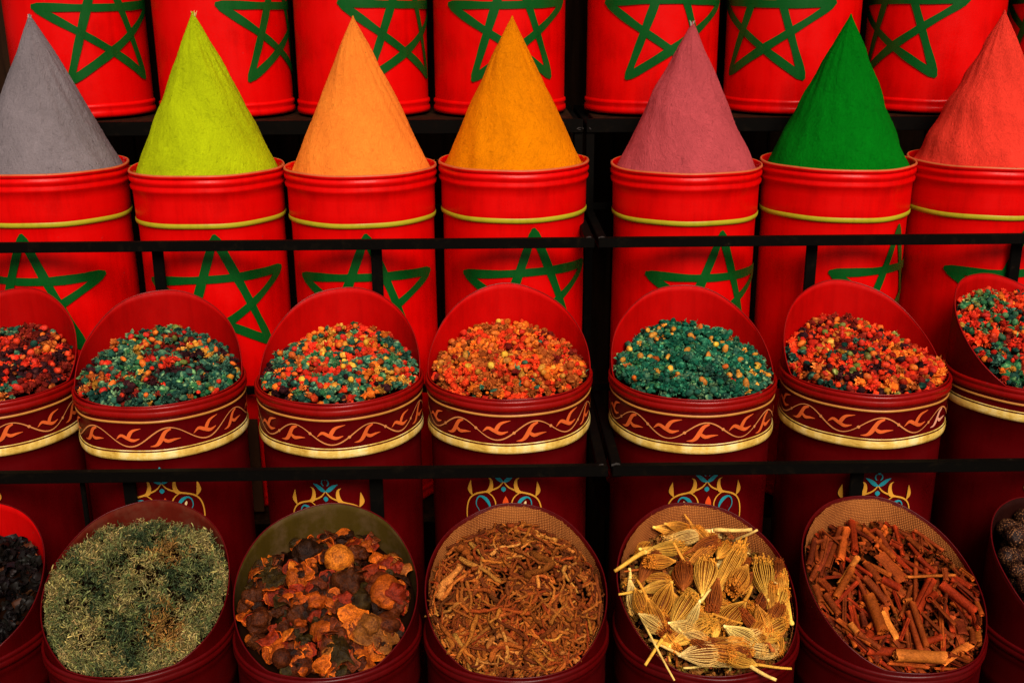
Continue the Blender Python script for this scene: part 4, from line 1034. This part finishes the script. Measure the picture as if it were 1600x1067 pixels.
for (x0, y0, x1, y1, wpx, ci, ti, lb) in [
    (215, 395, 385, 165, 62, 3, 2, 'thick pale orange root stub near the left of the root heap'), (390, 170, 705, 285, 30, 3, 0, 'pale straight root crossing the top of the thick stub'),
    (235, 430, 440, 215, 26, 1, 0, 'long brown root lying just right of the thick stub'), (400, 10, 470, 160, 50, 0, 2, 'stout brown root above the pale straight root'),
    (1000, 60, 990, 300, 55, 0, 14, 'stout bent root with a swollen bend right of the heap centre'), (800, 40, 1080, 190, 20, 0, 4, 'long thin root running down from the back of the heap'),
    (580, 765, 820, 690, 34, 3, 9, 'pale curved root low in the middle of the heap'), (500, 600, 345, 925, 28, 1, 0, 'straight brown root crossing the paler slanted one, low left'),
    (350, 690, 490, 940, 30, 3, 0, 'pale slanted root crossing another at the low left'), (470, 555, 740, 470, 22, 4, 5, 'reddish root across the middle of the heap'),
    (700, 510, 620, 630, 22, 1, 0, 'short root near the heap centre'), (440, 250, 480, 550, 22, 1, 0, 'thin straight root left of the heap centre'),
    (1240, 140, 1200, 320, 26, 3, 12, 'pale wavy root near the right wall'), (1100, 640, 1200, 380, 22, 1, 4, 'slanting root right of the heap centre'),
    (600, 860, 850, 770, 34, 0, 9, 'arched brown root near the front of the heap'), (1250, 1000, 1450, 1000, 22, 3, 9, 'pale bent root poking over the front rim'),
    (245, 620, 480, 930, 24, 0, 0, 'brown root slanting along the low left of the heap'), (1440, 250, 1470, 600, 24, 2, 0, 'dark root standing along the right wall'),
    (245, 745, 255, 900, 36, 1, 0, 'stubby brown root at the lower left wall'), (895, 730, 900, 860, 30, 0, 0, 'upright brown root near the front of the heap')]:
    a0, b0 = rp(x0, y0); a1, b1 = rp(x1, y1); s = 1.0
    for (aa_, bb_) in ((a0, b0), (a1, b1)): s = min(s, f.R * 1.0 / max(1e-6, math.hypot(aa_, bb_)))
    put_root(a0 * s, b0 * s, a1 * s, b1 * s, wpx / 4.916 * .16 / 145 / 2 * 1.25, RC[ci], ti, lb, thick=0 if ti in (0, 2) else 1)
tag(link('root_bits', Br.mesh('root_bits', ROOTM, True)), 'dense tangle of small brown root bits filling the drum', 'dried roots', None, 'stuff')

# --- straw coloured flower heads (bundles of thin rays closing round a hollow)
def t_umbel(seed, nray=52, wmid=0.30, close=0.18, knobs=True):
    """local +X from the node; head length 1. Returns rays+knobs, heart, node geometry"""
    r0 = np.random.default_rng(seed); B = Batch(); flat = r0.uniform(.8, .95)
    for i in range(nray):
        a = 2 * math.pi * i / nray + r0.normal(0, .05); L = r0.uniform(.86, 1.0); t = np.linspace(0, 1, 8)
        prof = 0.035 + (wmid - 0.035) * np.sin(np.clip(t / .70, 0, 1) * math.pi / 2) ** 1.1; prof *= np.where(t > .66, 1 - (1 - close / wmid) * ((t - .66) / .34) ** 2.0, 1)
        prof *= r0.uniform(.90, 1.05); a_t = a + r0.normal(0, .06) * t
        P = np.stack([t * L, prof * np.cos(a_t), prof * np.sin(a_t) * flat], 1)
        k = r0.uniform(.8, 1.2); C = np.stack([np.linspace(1.15, .85, 8) * k, np.linspace(1.2, .72, 8) * k, np.linspace(1.35, .55, 8) * k], 1)
        B.add(*tube(P, np.linspace(.0085, .0098, 8), C, 3, False))
        if knobs:
            for q in range(4):
                V0, F0 = ICO1; p = P[-1] + r0.normal(0, .024, 3) - np.array([-.02 + .055 * q, 0, 0]); p[1:] *= 1 + .10 * q; B.add((V0 * r0.uniform(.012, .024) * np.array([1.5, 1, 1]) + p)[:, :], F0, np.tile(np.array([.85, .62, .40]) * r0.uniform(.7, 1.25), (len(V0), 1)))
    return B, flat, prof.max()
UM = []
for i in range(6):
    B, fl, pm = t_umbel(200 + i, [52, 46, 56, 50, 44, 58][i], [.27, .24, .31, .22, .29, .34][i], [.17, .16, .20, .13, .15, .16][i])
    V0, F0 = ICO2; X = (V0[:, 0] + 1) / 2; rr = np.sin(np.clip(X / .62, 0, 1) * math.pi / 2) ** .9 * [.24, .21, .28, .19, .26, .31][i] * .93
    s = np.maximum(1e-3, np.hypot(V0[:, 1], V0[:, 2])); V = np.stack([X * .93, V0[:, 1] / s * rr * np.minimum(1, s * 1.25), V0[:, 2] / s * rr * fl * np.minimum(1, s * 1.25)], 1)
    rays = B.mesh('rays', STRAW, True); heart = mesh('heart', V, F0, STRAW, col=np.tile((.24, .13, .07), (len(V), 1)))
    UM.append((rays, heart))
V0, F0 = ICO2; n_ = V0 * np.array([.075, .062, .062]); n_[:, 0] += .0; NODE = mesh('node', n_ * (1 + rng.normal(0, .06, (len(n_), 1))), F0, STRAW, col=np.tile((1.4, 1.6, 2.2), (len(n_), 1)))
V, F, C = tube(np.stack([np.linspace(0, -1, 7), .02 * np.sin(np.linspace(0, 3, 7)), .015 * np.cos(np.linspace(0, 4, 7))], 1), np.linspace(.05, .036, 7) * 1.0, (1.05, 1.0, .9), 6)
STALK = mesh('stalk', V, F, STRAW, col=C)
rng = np.random.default_rng(55); f = FL[4]; f.H -= 0.028
UC = dict(gold=(0.80, 0.42, 0.055), pale=(0.86, 0.58, 0.17), orange=(0.66, 0.27, 0.030), brown=(0.30, 0.070, 0.009), grey=(0.78, 0.52, 0.14), dk=(0.15, 0.035, 0.006))
def put_umbel(a0, b0, a1, b1, wid, col, stalk=None, label=None, soft=.45):
    q1 = math.hypot(a1, b1); lm = f.R - wid * .55
    if q1 > lm: a1, b1 = a1 * lm / q1, b1 * lm / q1
    if math.hypot(a1 - a0, b1 - b0) < .024: a1, b1 = a1 * .6, b1 * .6 + .006
    L = math.hypot(a1 - a0, b1 - b0); r = wid * .40
    p0, p1 = f.lay(a0, b0, a1, b1, r, 6, soft, .55); L3 = float(np.linalg.norm(p1 - p0))
    x = (p1 - p0) / L3; cands = [.27, .24, .31, .22, .29, .34]; zl = zone(f, (a0 + a1) / 2, (b0 + b1) / 2)
    want = wid / 2 / L3; i = min(range(6), key=lambda q: abs(cands[q] - want) + rnd(0, .03)); k = want / cands[i]
    o = thing('flower_head', label or '%s flower head partly buried, %s of the straw drum' % ({'orange': 'orange', 'brown': 'brown', 'gold': 'golden', 'dk': 'dark brown'}.get(col, 'pale'), zl), 'dried flower', group='straw flower heads in the burlap lined drum')
    Rm = fig(p0, p1, rnd(-3, 3)); o.matrix_world = Matrix.LocRotScale(Vector(p0), Rm.to_quaternion(), Vector((L3, L3, L3)))
    c = (*jit(UC[col], .08), 1)
    q = link('rays', UM[i][0], o); q.scale = (1, k, k); q.color = c
    q = link('heart', UM[i][1], o); q.scale = (1, k, k); q.color = c
    q = link('node', NODE, o); q.color = (min(.75, c[0]), min(.75, c[1]), min(.6, c[2]), 1); q.scale = (.75, .75, .75)
    if stalk and len(stalk) == 2:      # a stalk that ends at a known place, over the wall where it leaves the drum
        px, py = stalk; z = f.c[2] + float(f.base(a0, b0))
        for _ in range(8):
            tp = at_z(px, py, z); ta, tb = f.local(tp); tr = math.hypot(ta, tb); kk = min(1, f.R / max(tr, 1e-6)); H_, d0 = f.wall
            z = f.c[2] + max(float(f.base(ta * kk, tb * kk)) + .010, H_ * max(0, (tb * kk / f.R - d0) / (1 - d0)) + .008 if tr > f.R * .9 else -9)
        q = link('stalk', STALK, o); tv = Vector(tp); p0v = Vector(p0); Ls = (p0v - tv).length
        wm = Matrix.LocRotScale(p0v, fig(tv, p0v).to_quaternion(), Vector((Ls, L3 * .95, L3 * .95)))
        pm = Matrix.LocRotScale(Vector(p0), Rm.to_quaternion(), Vector((L3, L3, L3))); q.matrix_local = pm.inverted() @ wm; q.color = c
        stalk = None
    if stalk:
        q = link('stalk', STALK, o); sl = stalk[0]
        for _ in range(12):
            e_ = np.array(p0) - x * sl; ea, eb = f.local(e_); er = math.hypot(ea, eb)
            if er > f.R - .004 and not (eb < -.8 * f.R and e_[2] > f.c[2] + .006): sl *= .85
        if math.hypot(*f.local(np.array(p0))) > f.R - .006: sl = .008
        sl /= L3; q.scale = (sl, .95, .95); q.color = c; q.rotation_euler = (0, stalk[1], stalk[2])
nB = 0
while nB < 98:
    a, b = disc_pt(f, .84); an = rnd(0, 6.28); L = rnd(.042, .058)
    if nB > 50: t_ = rnd(-2.9, -.25); a, b = .80 * f.R * math.cos(t_), .80 * f.R * math.sin(t_); an = t_ + 1.57 + rnd(-.5, .5)
    a1, b1 = a + L * math.cos(an), b + L * math.sin(an)
    if a1 * a1 + b1 * b1 > (f.R * .96) ** 2: continue
    nB += 1; put_umbel(a, b, a1, b1, rnd(.018, .028), ['orange', 'brown', 'gold', 'pale'][int(rng.choice(4, p=[.35, .2, .3, .15]))], (rnd(.02, .04), rnd(-.3, .3), rnd(-.3, .3)) if rnd(0, 1) < .6 else None)
f.H = np.minimum(f.H, f.base(f.A, f.B) - 0.002)
up = lambda x, y: f.from_px(960 + x / 3.718, 780 + y / 3.718, .012)
for row in [
    ((150, 300), (35, 330), 100, 'brown', None, 'round brown flower head at the left wall of the straw drum'), ((200, 165), (80, 230), 95, 'orange', None, 'ochre flower head end-on at the upper left'),
    ((230, 165), (385, 105), 70, 'gold', None, 'flower head with white node at the back left, below the burlap'), ((700, 150), (500, 125), 60, 'pale', (830, 175), 'pale flower head along the back wall, stalk pointing right'),
    ((150, 320), (270, 200), 55, 'gold', None, 'slim golden flower head at the left, behind the long stalked one'), ((575, 185), (300, 180), 80, 'pale', (800, 172), 'longest pale flower head along the back, stalk pointing right'),
    ((600, 330), (660, 215), 75, 'orange', None, 'orange flower head upright near the back centre'), ((420, 305), (590, 245), 72, 'orange', (345, 250), 'orange flower head with white node near the back centre'),
    ((350, 330), (185, 410), 80, 'orange', None, 'orange flower head lying left of the brown inverted one'), ((150, 495), (340, 430), 65, 'gold', (25, 550), 'small golden flower head pointing right from the left wall'),
    ((175, 340), (405, 205), 82, 'gold', (0, 415), 'golden flower head at the left whose long stalk crosses the rim'), ((90, 420), (60, 640), 72, 'pale', (88, 400), 'pale flower head standing along the left wall'),
    ((700, 400), (790, 300), 40, 'brown', None, 'small brown flower head right of centre'), ((120, 540), (130, 730), 82, 'orange', None, 'orange brown flower head at the lower left wall'),
    ((330, 470), (210, 745), 130, 'orange', None, 'broad golden brown flower head left of the centre'), ((570, 540), (745, 240), 88, 'gold', None, 'slender golden flower head leaning right behind the biggest one'),
    ((770, 360), (680, 545), 112, 'orange', None, 'orange flower head facing down, right of centre'), ((400, 520), (400, 335), 122, 'brown', None, 'dark brown inverted flower head left of the biggest one'),
    ((600, 500), (560, 680), 84, 'brown', None, 'brown flower head below the biggest one'), ((760, 550), (605, 745), 135, 'orange', (795, 500), 'open orange flower head showing its hollow, right of centre'),
    ((570, 710), (400, 700), 64, 'orange', (745, 718), 'flower head with thin horizontal stalk at the centre'), ((920, 560), (985, 730), 88, 'orange', None, 'orange flower head by the right wall'),
    ((1030, 690), (905, 380), 88, 'gold', None, 'long golden flower head leaning along the right wall'), ((280, 830), (430, 740), 84, 'orange', None, 'orange flower head low left of the centre'),
    ((830, 620), (900, 860), 115, 'orange', None, 'orange gold flower head low on the right'), ((640, 780), (880, 940), 120, 'grey', None, 'greyish flower head low on the right'),
    ((320, 860), (580, 750), 92, 'gold', (200, 810), 'golden flower head lying low across the centre'), ((100, 740), (215, 920), 92, 'grey', (350, 1050), 'greyish flower head at the lower left'),
    ((895, 615), (860, 310), 125, 'gold', (935, 750), 'large golden flower head upright at the right'), ((770, 955), (500, 850), 112, 'pale', (940, 1045), 'pale flower head with stalk crossing the rim at lower right'),
    ((490, 910), (715, 975), 84, 'orange', None, 'orange gold flower head near the front rim'), ((380, 920), (650, 1050), 120, 'pale', (200, 810), 'pale flower head at the front rim'),
    ((870, 1000), (670, 1050), 84, 'gold', (1030, 980), 'golden flower head at the front rim, stalk pointing right'), ((960, 945), (870, 870), 60, 'brown', None, 'small brown flower head at the lower right wall'),
    ((330, 740), (455, 540), 112, 'gold', (180, 960), 'golden flower head with thick pale stalk slanting to the lower left'), ((512, 575), (540, 325), 140, 'gold', (515, 700), 'biggest golden flower head, upright at the centre of the straw drum')]:
    (x0, y0), (x1, y1), wpx, cl, st, lb = row; a0, b0 = up(x0, y0); a1, b1 = up(x1, y1)
    r1 = math.hypot(a1, b1)
    if r1 > f.R * .92: a1, b1 = a1 * f.R * .92 / r1, b1 * f.R * .92 / r1
    r1 = math.hypot(a0, b0)
    if r1 > f.R * .96: a0, b0 = a0 * f.R * .96 / r1, b0 * f.R * .96 / r1
    stv = None
    if st:
        a2, b2 = up(*st); d1 = np.array([a1 - a0, b1 - b0]); d2 = np.array([a0 - a2, b0 - b2]); L2 = float(np.hypot(*d2))
        stv = (960 + st[0] / 3.718, 780 + st[1] / 3.718)
    put_umbel(a0, b0, a1, b1, wpx / 3.718 * .16 / 145 * 1.14, cl, stv, lb, .35)
B = Batch(); core(B, FL[4], 0.030, (0.06, 0.022, 0.006))
for _ in range(1900):
    a, b = disc_pt(f, .98); V, F = SCR[int(rng.integers(0, 8))]; B.add(V * rnd(.005, .012) @ rotm().T + f.world(a, b, float(f.base(a, b)) - rnd(.012, .026)), F, np.tile(jit((.20, .070, .012), .5), (len(V), 1)))
tag(link('straw_chaff', B.mesh('straw_chaff', STRAW, False)), 'brown chaff packed below the straw flower heads', 'chaff', None, 'stuff')

# --- cinnamon sticks
rng = np.random.default_rng(56); f = FL[5]; f.H -= 0.014
def t_quill(seed, kind):
    """rolled bark: double scroll, single roll, or an open flat slat. Length 1 on X, radius 1 (scaled later)"""
    r0 = np.random.default_rng(seed); m = 22
    if kind == 'roll': a = np.linspace(0.3, 2 * math.pi * 1.45, m); r = 1.0 - 0.055 * a; Y, Z = r * np.cos(a), r * np.sin(a)
    elif kind == 'double':
        a = np.linspace(0, 2 * math.pi * .95, m // 2); r = .58 - .045 * a
        Y = np.concatenate([(-.5 - r * np.cos(a))[::-1], (.5 + r * np.cos(a))]); Z = np.concatenate([(r * np.sin(a) + .2)[::-1], r * np.sin(a) + .2])
        Y = np.concatenate([(-.45 - .55 * np.cos(a + math.pi) * (1 - .05 * a))[::-1] * 1.0, (.45 + .55 * np.cos(a + math.pi) * (1 - .05 * a))]); Z = np.concatenate([(-.55 * np.sin(a + math.pi) * (1 - .05 * a))[::-1], -.55 * np.sin(a + math.pi) * (1 - .05 * a)]) * -1
    else: a = np.linspace(-1.1, 1.1, m); Y = 1.25 * np.sin(a); Z = .55 * np.cos(a) - .4
    sec = np.stack([Y, Z], 1); T = np.gradient(sec, axis=0); T /= np.linalg.norm(T, axis=1)[:, None]; N = np.stack([-T[:, 1], T[:, 0]], 1)
    th = .07; outer = sec + N * th; inner_ = sec - N * th; ns = 7; V = []; C = []; X = np.linspace(-.5, .5, ns); k = len(sec)
    for i, x in enumerate(X):
        off = r0.normal(0, .03, 2); sc = 1 + r0.normal(0, .03)
        rag = r0.normal(0, .018, k) * (i in (0, ns - 1))
        for L_, cc in ((outer, 1.0), (inner_, .72)):
            for j in range(k):
                V.append((x + rag[j], L_[j, 0] * sc + off[0], L_[j, 1] * sc + off[1])); C.append(np.array([1, 1, 1]) * cc * (1.8 if i in (0, ns - 1) else 1) * (1 + r0.normal(0, .07)))
    F = []; S = 2 * k
    for i in range(ns - 1):
        for j in range(k - 1):
            a = i * S + j; F += [(a, a + 1, a + S + 1, a + S)]; a += k; F += [(a, a + S, a + S + 1, a + 1)]
        for j in (0, k - 1): a = i * S + j; F += [(a, a + S, a + S + k, a + k)]
    for i in (0, ns - 1):
        for j in range(k - 1): a = i * S + j; F += [(a, a + k, a + k + 1, a + 1)]
    return mesh('cinnamon_stick', V, np.array(F), CINM, smooth=False, col=np.array(C))
QU = [t_quill(i, ['roll', 'roll', 'double', 'double', 'slat', 'roll', 'slat'][i]) for i in range(7)]
CC = dict(red=(0.30, 0.026, 0.005), brown=(0.22, 0.034, 0.006), orange=(0.38, 0.066, 0.008), tan=(0.52, 0.135, 0.018), dark=(0.11, 0.015, 0.004))
def put_quill(a0, b0, a1, b1, r, col, label=None, kind=None, soft=.5, mt=.8):
    p0, p1 = f.lay(a0, b0, a1, b1, r, 7, soft, mt); L = float(np.linalg.norm(p1 - p0)); i = kind if kind is not None else int(rng.choice(7, p=[.22, .2, .17, .14, .07, .13, .07]))
    o = link('cinnamon_stick', QU[i]); Rm = fig(p0, p1, rnd(-.6, .6) + (math.pi if i in (2, 3) and rnd(0, 1) < .5 else 0) if i not in (0, 1, 5) else rnd(0, 6.28))
    k = r if i not in (2, 3) else r * .85
    o.matrix_world = Matrix.LocRotScale(Vector((p0 + p1) / 2), Rm.to_quaternion(), Vector((L, k, k))); o.color = (*jit(CC[col], .13), 1)
    label = (label or '%s cinnamon stick deep in the heap, @ of its drum') % {'red': 'reddish', 'brown': 'mid brown', 'orange': 'orange brown', 'tan': 'pale tan', 'dark': 'dark brown'}[col] if '%s' in (label or '%s') else label
    label = label.replace('@', zone(f, (a0 + a1) / 2, (b0 + b1) / 2))
    tag(o, label, 'cinnamon stick', 'cinnamon sticks heaped in the burlap lined drum')
def rand_q(n, lab, lo, hi, rl, rh, k=.9):
    c = 0
    while c < n:
        a, b = disc_pt(f, k); an = rnd(0, 3.14) if rnd(0, 1) < .5 else rnd(.9, 2.3); L = rnd(lo, hi) / 2; a1, b1, a0, b0 = a + L * math.cos(an), b + L * math.sin(an), a - L * math.cos(an), b - L * math.sin(an)
        for _ in range(3):           # slide it back inside the wall
            for p, q in ((a0, b0), (a1, b1)):
                h = math.hypot(p, q)
                if h > f.R * .955: s = 1 - f.R * .955 / h; a0 -= p * s; a1 -= p * s; b0 -= q * s; b1 -= q * s
        c += 1; put_quill(a0, b0, a1, b1, rnd(rl, rh), ['brown', 'dark', 'red', 'orange'][int(rng.choice(4, p=[.35, .2, .25, .20]))], lab)
rand_q(90, None, .042, .070, .0032, .0052, 1.0)
f.H = np.minimum(f.H, f.base(f.A, f.B) + 0.002)
f.H = np.minimum(f.H, f.base(f.A, f.B) - 0.003)
rand_q(60, '%s cinnamon stick in the upper layer, @ of its drum', .042, .070, .0030, .0050, 1.0)
f.H = np.minimum(f.H, f.base(f.A, f.B) + 0.002)
for k in range(34):
    t_ = -3.1 + 3.1 * (k + rnd(0, 1)) / 34; r_ = f.R * rnd(.88, .97); an = t_ + math.pi / 2 + rnd(-.45, .45); L = rnd(.026, .044) / 2
    a, b = r_ * math.cos(t_), r_ * math.sin(t_); e = []
    for s in (-1, 1):
        p, q = a + s * L * math.cos(an), b + s * L * math.sin(an); h = math.hypot(p, q); m2 = min(1, f.R * .975 / h); e += [p * m2, q * m2]
    put_quill(*e, rnd(.0032, .0052), ['brown', 'orange', 'red', 'dark'][k % 4], '%s cinnamon stick lying along the front wall, @ of its drum')
f.H = np.minimum(f.H, f.base(f.A, f.B) + 0.003)
cq = lambda x, y: f.from_px(1200 + x / 2.9075, 700 + y / 2.9075, .010)
SPEC = {(630, 590): 'pale orange cinnamon stick lying level across the right of the heap', (455, 680): 'thick upright cinnamon stick with a whitish top at the heap centre', (575, 970): 'thickest tan cinnamon stick, level near the front rim',
        (450, 910): 'reddish level cinnamon stick just behind the thickest tan one', (790, 605): 'long reddish cinnamon stick slanting down to the right wall', (270, 820): 'long cinnamon stick slanting along the lower left rim',
        (325, 500): 'ridged cinnamon stick with a pale crackled bark, upper left', (510, 450): 'broad flat bark slat near the top of the cinnamon heap', (740, 690): 'broad flat bark slat right of the cinnamon heap centre',
        (820, 1020): 'pale split bark piece at the lower right rim', (385, 310): 'tall cinnamon stick rising at the back of the heap', (610, 430): 'red cinnamon stick lying level at the back'}
nq = 0
for (x0, y0, x1, y1, wp, cl, kd) in [
    (240, 495, 265, 400, 32, 'brown', 0), (190, 510, 215, 410, 28, 'dark', 1), (325, 500, 350, 380, 42, 'orange', 5), (385, 310, 400, 450, 34, 'red', None), (270, 515, 330, 370, 30, 'brown', 0),
    (440, 345, 580, 480, 26, 'orange', 0), (330, 590, 410, 475, 28, 'tan', 1), (310, 665, 385, 545, 32, 'orange', 0), (250, 570, 290, 640, 34, 'brown', 0), (440, 480, 560, 560, 26, 'orange', 1),
    (510, 450, 620, 590, 44, 'brown', 4), (450, 500, 505, 605, 36, 'brown', 0), (590, 450, 740, 560, 34, 'red', 2), (640, 390, 700, 450, 34, 'brown', None), (670, 730, 740, 600, 44, 'red', 5), (520, 580, 600, 630, 34, 'red', 0),
    (440, 580, 540, 690, 36, 'brown', 0), (790, 605, 940, 755, 42, 'red', 5), (840, 560, 920, 640, 36, 'red', 2), (215, 600, 240, 695, 34, 'brown', 0), (260, 670, 320, 750, 30, 'brown', 0), (455, 680, 515, 880, 48, 'orange', 5),
    (380, 685, 410, 870, 34, 'red', 2), (350, 650, 345, 820, 20, 'brown', None), (430, 740, 440, 810, 24, 'dark', None), (520, 730, 590, 870, 26, 'tan', 4), (640, 740, 690, 940, 32, 'brown', 1), (650, 730, 715, 940, 26, 'orange', 0),
    (600, 880, 640, 770, 18, 'red', None), (740, 690, 850, 820, 52, 'brown', 4), (770, 640, 800, 690, 34, 'brown', 0), (730, 725, 760, 650, 30, 'red', 0), (720, 840, 790, 850, 30, 'red', 5), (630, 590, 845, 575, 24, 'tan', 2),
    (450, 910, 650, 915, 38, 'red', 5), (270, 820, 440, 1020, 32, 'orange', 2), (380, 920, 490, 1020, 28, 'brown', 0), (430, 930, 460, 850, 34, 'red', 5), (540, 1030, 760, 1040, 26, 'orange', 2), (750, 900, 870, 975, 24, 'brown', 4),
    (890, 840, 870, 740, 34, 'dark', 4), (940, 920, 945, 800, 28, 'brown', 1), (820, 1020, 970, 930, 32, 'tan', 4), (610, 430, 560, 400, 32, 'red', 5), (500, 360, 570, 450, 24, 'brown', 0), (680, 490, 760, 550, 24, 'red', 1),
    (350, 860, 385, 900, 26, 'tan', 0), (180, 570, 215, 510, 24, 'brown', 0), (460, 340, 495, 325, 20, 'red', None), (620, 700, 660, 640, 18, 'tan', 0), (800, 560, 810, 610, 26, 'brown', 5), (575, 970, 800, 980, 50, 'tan', 5)]:
    a0, b0 = cq(x0, y0); a1, b1 = cq(x1, y1); s = 1.0
    for (aa_, bb_) in ((a0, b0), (a1, b1)): s = min(s, f.R * .95 / max(1e-6, math.hypot(aa_, bb_)))
    put_quill(a0 * s, b0 * s, a1 * s, b1 * s, wp / 2.9075 * .16 / 145 / 2 * 1.12, cl, SPEC.get((x0, y0), '%s cinnamon stick on top of the heap, @ of its drum'), kd, .4, .6)
B = Batch(); core(B, f, 0.024, (0.05, 0.012, 0.005))
for _ in range(1500):
    a, b = disc_pt(f, .985); V, F = SCR[int(rng.integers(0, 8))]; B.add(V * rnd(.005, .013) @ rotm().T + f.world(a, b, float(f.base(a, b)) - rnd(.006, .022)), F, np.tile(jit((.16, .028, .005), .4), (len(V), 1)))
tag(link('cinnamon_crumbs', B.mesh('cinnamon_crumbs', CINM, True)), 'dark crumbs packed under the cinnamon sticks', 'crumbs', None, 'stuff')

# --- dark grainy balls (cut by the right edge)
rng = np.random.default_rng(57); f = FL[6]; f.H -= 0.030
NB = []
for k in range(3):
    r0 = np.random.default_rng(400 + k); V0, F0 = ICO5; lum = sum(np.sin(V0 @ r0.normal(0, 4, 3) + r0.uniform(0, 6)) for _ in range(5)) / 5
    g = r0.uniform(0, 1, len(V0)); V = V0 * (1 + .10 * lum + .035 * (g - .5))[:, None]
    C = np.where(g[:, None] > .90, np.array([[.30, .12, .045]]), np.where(g[:, None] > .6, np.array([[.045, .014, .007]]), np.array([[.009, .004, .003]])))
    NB.append(mesh('grainy_ball', V, F0, NUTM, smooth=False, col=C))
def put_ball(a, b, r, lb, layer=0):
    t = np.linspace(0, 6.28, 9)[:-1]; h = float(np.mean(f.hm(a + r * .5 * np.cos(t), b + r * .5 * np.sin(t)))) + r * .72
    f.raise_([(a, b, h)], r); o = link('grainy_ball', NB[int(rng.integers(0, 3))])
    o.matrix_world = Matrix.LocRotScale(Vector(f.world(a, b, h)), Matrix(rotm().tolist()).to_quaternion(), Vector((r, r * .95, r * .88)))
    tag(o, lb, 'spice ball', 'grainy dark balls in the drum at the right end')
pl = []
for _ in range(4000):
    a, b = disc_pt(f, .86)
    if all((a - x) ** 2 + (b - y) ** 2 > .031 ** 2 for x, y in pl): pl.append((a, b)); put_ball(a, b, rnd(.016, .021), 'grainy dark ball in the bottom layer, %s of its drum' % zone(f, a, b))
for (x, y, r, lb) in [(205, 230, 58, 'grainy ball highest in the drum at the right end'), (290, 165, 60, 'grainy ball at the back wall, above the others'), (285, 305, 62, 'grainy ball touching the highest one'), (170, 365, 50, 'grainy ball at the left wall below the highest one'),
                      (200, 500, 46, 'grainy ball third down the left wall'), (300, 475, 46, 'grainy ball right of the third one down'), (255, 630, 56, 'lowest clearly lit grainy ball'), (320, 720, 40, 'dim grainy ball low at the frame edge')]:
    a, b = f.from_px(1500 + x / 3.262, 740 + y / 3.262, .02); q = math.hypot(a, b)
    if q > f.R * .86: a, b = a * f.R * .86 / q, b * f.R * .86 / q
    put_ball(a, b, r / 3.262 * .16 / 145, lb)
B = Batch(); core(B, f, 0.045, (0.006, 0.004, 0.003)); tag(link('ball_gap_core', B.mesh('ball_gap_core', NUTM, True)), 'black core under the grainy balls, coloured as shade', 'crumbs', None, 'stuff')  # bare core sheet only, its black standing in for shade between the balls
